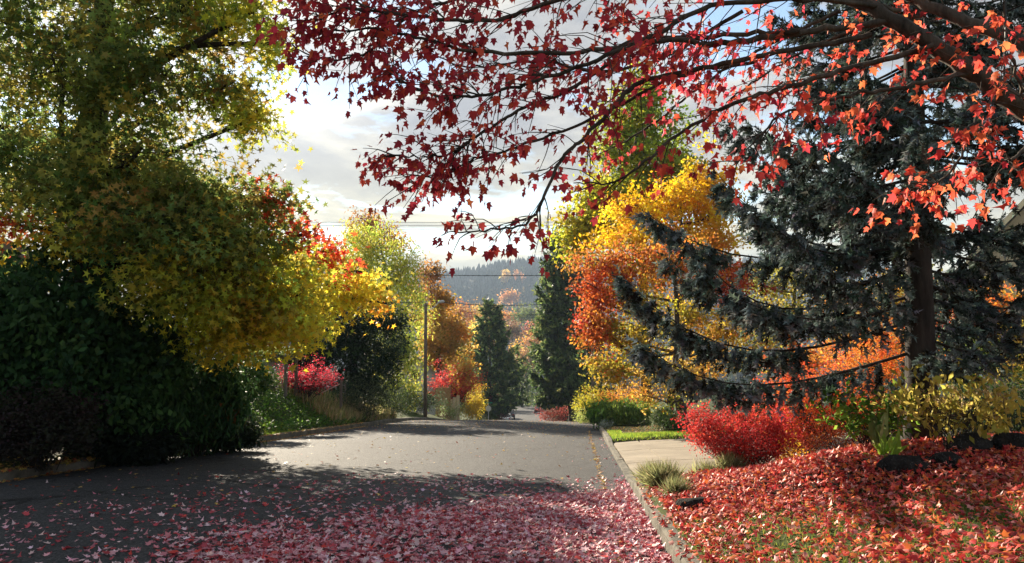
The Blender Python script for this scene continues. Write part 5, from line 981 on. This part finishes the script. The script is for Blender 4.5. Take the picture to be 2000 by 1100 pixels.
# ------------------------------------------------------------------ valley trees and wooded hill
def far_trees():
    r = np.random.default_rng(301)
    YEL = [('#d9b04a', 3), ('#c99a3c', 3), ('#b59a4a', 2)]; ORG = [('#c9823c', 3), ('#b5703c', 3), ('#a3824a', 2)]; GRN = [('#5f6f3c', 3), ('#6f7a44', 3), ('#4a5a34', 3)]; BRN = [('#8f6a4a', 3), ('#7a5a44', 3), ('#a38a5a', 1)]
    spec = [(938, 655, 210, 26, 34, YEL, 'round yellow tree between the bronze oak and the shorter fir'), (1010, 690, 230, 20, 26, YEL, 'small orange-yellow tree in the gap between the firs'), (905, 610, 330, 26, 22, ORG, 'far orange tree above the bronze oak at right'), (950, 612, 360, 24, 16, YEL, 'far yellow tree left of the shorter fir top'), (1030, 612, 350, 26, 18, GRN, 'far green tree right of the shorter fir top'), (1000, 640, 300, 20, 20, BRN, 'far brown tree right behind the shorter fir'), (1030, 690, 215, 24, 30, BRN, 'brown tree in the gap beside the tall fir'), (1045, 660, 260, 20, 20, ORG, 'far russet tree against the tall fir'), (915, 690, 190, 24, 40, GRN, 'green tree behind the bronze oak'), (1020, 740, 190, 30, 30, GRN, 'low green tree behind the lower street'), (985, 620, 420, 24, 14, ORG, 'pale orange tree at the foot of the hill'), (870, 620, 380, 30, 24, GRN, 'dull green far tree left of the oak'), (1065, 625, 420, 24, 16, YEL, 'pale yellow far tree left of the tall fir'), (1040, 645, 330, 16, 14, [('#a35a4a', 2), ('#8f4a44', 2)], 'rosy far tree in the valley'), (900, 735, 150, 22, 22, ORG, 'orange tree low behind the coral maple'), (1000, 770, 205, 40, 26, GRN + DARKGREEN, 'dark tree closing the end of the lower street'), (1060, 770, 215, 40, 26, GRN + DARKGREEN, 'dark tree at the far right end of the lower street'), (945, 745, 170, 26, 26, GRN, 'dark green tree left of the lower street')]
    for i, (px, py, D, rx, ry, pl, lab) in enumerate(spec):
        c = at(px, py, D); b = np.array([c[0], c[1], gz(c[0], c[1])]); k = D / FPX
        cl = [(c, (rx * k, rx * k, ry * k), 26, pl, .9), (c + [rx * k * .5, 0, -ry * k * .5], (rx * k * .6, rx * k * .6, ry * k * .6), 12, pl, .6), (c + [-rx * k * .5, 0, -ry * k * .4], (rx * k * .6, rx * k * .6, ry * k * .6), 12, pl, .6)]
        tree('valley_tree', lab, 'tree', b, ([b, (b + c) / 2, c], [.35, .28, .08]), cl, None, group='autumn trees in the valley', seed=310 + i, tmpl=DIA, lsize=(.55 * D / 250, .95 * D / 250), csig=rx * k * .26, per=26, leafm=LEAFT, limb_r=.15, twig_r=.05, twigs=.4, shell=.2)
    for i, (px, py, D, rx, ry, pl, lab) in enumerate([(988, 540, 1250, 8, 11, YEL, 'lone yellow tree high on the wooded hill'), (1013, 542, 1250, 8, 13, ORG, 'second yellow tree high on the hill, nearer the tall fir'), (996, 580, 900, 16, 12, ORG, 'pale orange tree low on the wooded hill')]):
        c = at(px, py, D); y = c[1]; b = np.array([c[0], y, gz(c[0], y)]); k = D / FPX; c[2] = max(c[2], b[2] + 4); tree('hill_tree', lab, 'tree', b, ([b, (b + c) / 2, c], [.5, .4, .1]), [(c, (rx * k, rx * k, ry * k), 34, pl, .9)], None, group='lone bright trees on the hill', seed=340 + i, tmpl=DIA, lsize=(2.2, 3.6), csig=rx * k * .3, per=24, leafm=LEAFT, limb_r=.2, twig_r=.08, twigs=.3, shell=.2)
far_trees()
def hill_forest():
    r = np.random.default_rng(401); n = 11500; y = 470 + (2150 - 470) * r.uniform(size=n) ** 1.0; x = r.uniform(-.55, .42, n) * y; z = gz(x, y); con = r.uniform(size=n) < .30 + .62 * sstep(750, 1250, y + 180 * vnoise(x, y, .012, 4))
    V = []; F = []; C = []; nv = 0
    k = 5; prof = [(0.0, .34), (.4, .15), (.42, .25), (1.0, 0.0)]
    th = np.arange(k) * 2 * math.pi / k; tv = np.array([(math.cos(t) * rr * (1 + .22 * ((i + j) % 2)), math.sin(t) * rr * (1 + .22 * ((i + j) % 2)), h) for j, (h, rr) in enumerate(prof) for i, t in enumerate(th)])
    tf = np.array([f for j in range(3) for i in range(k) for f in ((j * k + i, j * k + (i + 1) % k, (j + 1) * k + (i + 1) % k), (j * k + i, (j + 1) * k + (i + 1) % k, (j + 1) * k + i))])
    m = con.sum(); a = r.uniform(0, 6.28, m); R = np.zeros((m, 3, 3)); s = r.uniform(.55, .85, m); R[:, 0, 0] = np.cos(a) * s; R[:, 0, 1] = -np.sin(a) * s; R[:, 1, 0] = np.sin(a) * s; R[:, 1, 1] = np.cos(a) * s; R[:, 2, 2] = 1
    v, f, c = place((tv, tf), np.column_stack([x, y, z - 1])[con], R, r.uniform(12, 27, m), pal(r, m, [('#202b22', 4), ('#1b261f', 4), ('#2a3428', 2)], .2)); V.append(v); F.append(f); C.append(c); nv += len(v)
    dec = ~con; m = dec.sum(); K = 18; blob = norm(r.normal(size=(K, 3))) * [.42, .42, .45] + [0, 0, .55]; bsz = 1
    P = (np.column_stack([x, y, z])[dec][:, None] + blob[None] * r.uniform(9, 16, (m, 1, 1)) * (1 + .25 * r.normal(size=(m, K, 1)))).reshape(-1, 3); q = len(P)
    cc = np.repeat(pal(r, m, [('#3f472e', 4), ('#4a4832', 3), ('#5c5032', 2), ('#6a5030', 1.0), ('#343d28', 3)], .2), K, 0)
    v, f, c = place(DIA, P - [0, 0, 1.5], frames(r, q, (0, -.4, .6), .7), r.uniform(3.6, 6.8, q), cc); V.append(v); F.append(f + nv); C.append(c)
    link('hill_forest', raw_mesh('hill_forest', np.concatenate(V), np.concatenate(F), [NEEDLE], np.concatenate(C)), kind='stuff', label='hazy mixed forest covering the far hill', cat='forest')
hill_forest()

# ------------------------------------------------------------------ haze: air over the valley
def haze():
    g = Geo(); g.box((-1750, -60, -75), (1750, 2450, 190)); o = link('haze', g.mesh('haze', []), kind='stuff', label='pale autumn haze in the air over the valley', cat='haze')
    m = bpy.data.materials.new('haze'); m.use_nodes = True; nt = m.node_tree; nt.nodes.clear(); out = nt.nodes.new('ShaderNodeOutputMaterial'); v = nt.nodes.new('ShaderNodeVolumePrincipled')
    v.inputs['Color'].default_value = (.52, .66, .85, 1); v.inputs['Density'].default_value = .00028; v.inputs['Anisotropy'].default_value = 0.0; nt.links.new(v.outputs[0], out.inputs['Volume']); o.data.materials.append(m)
haze()
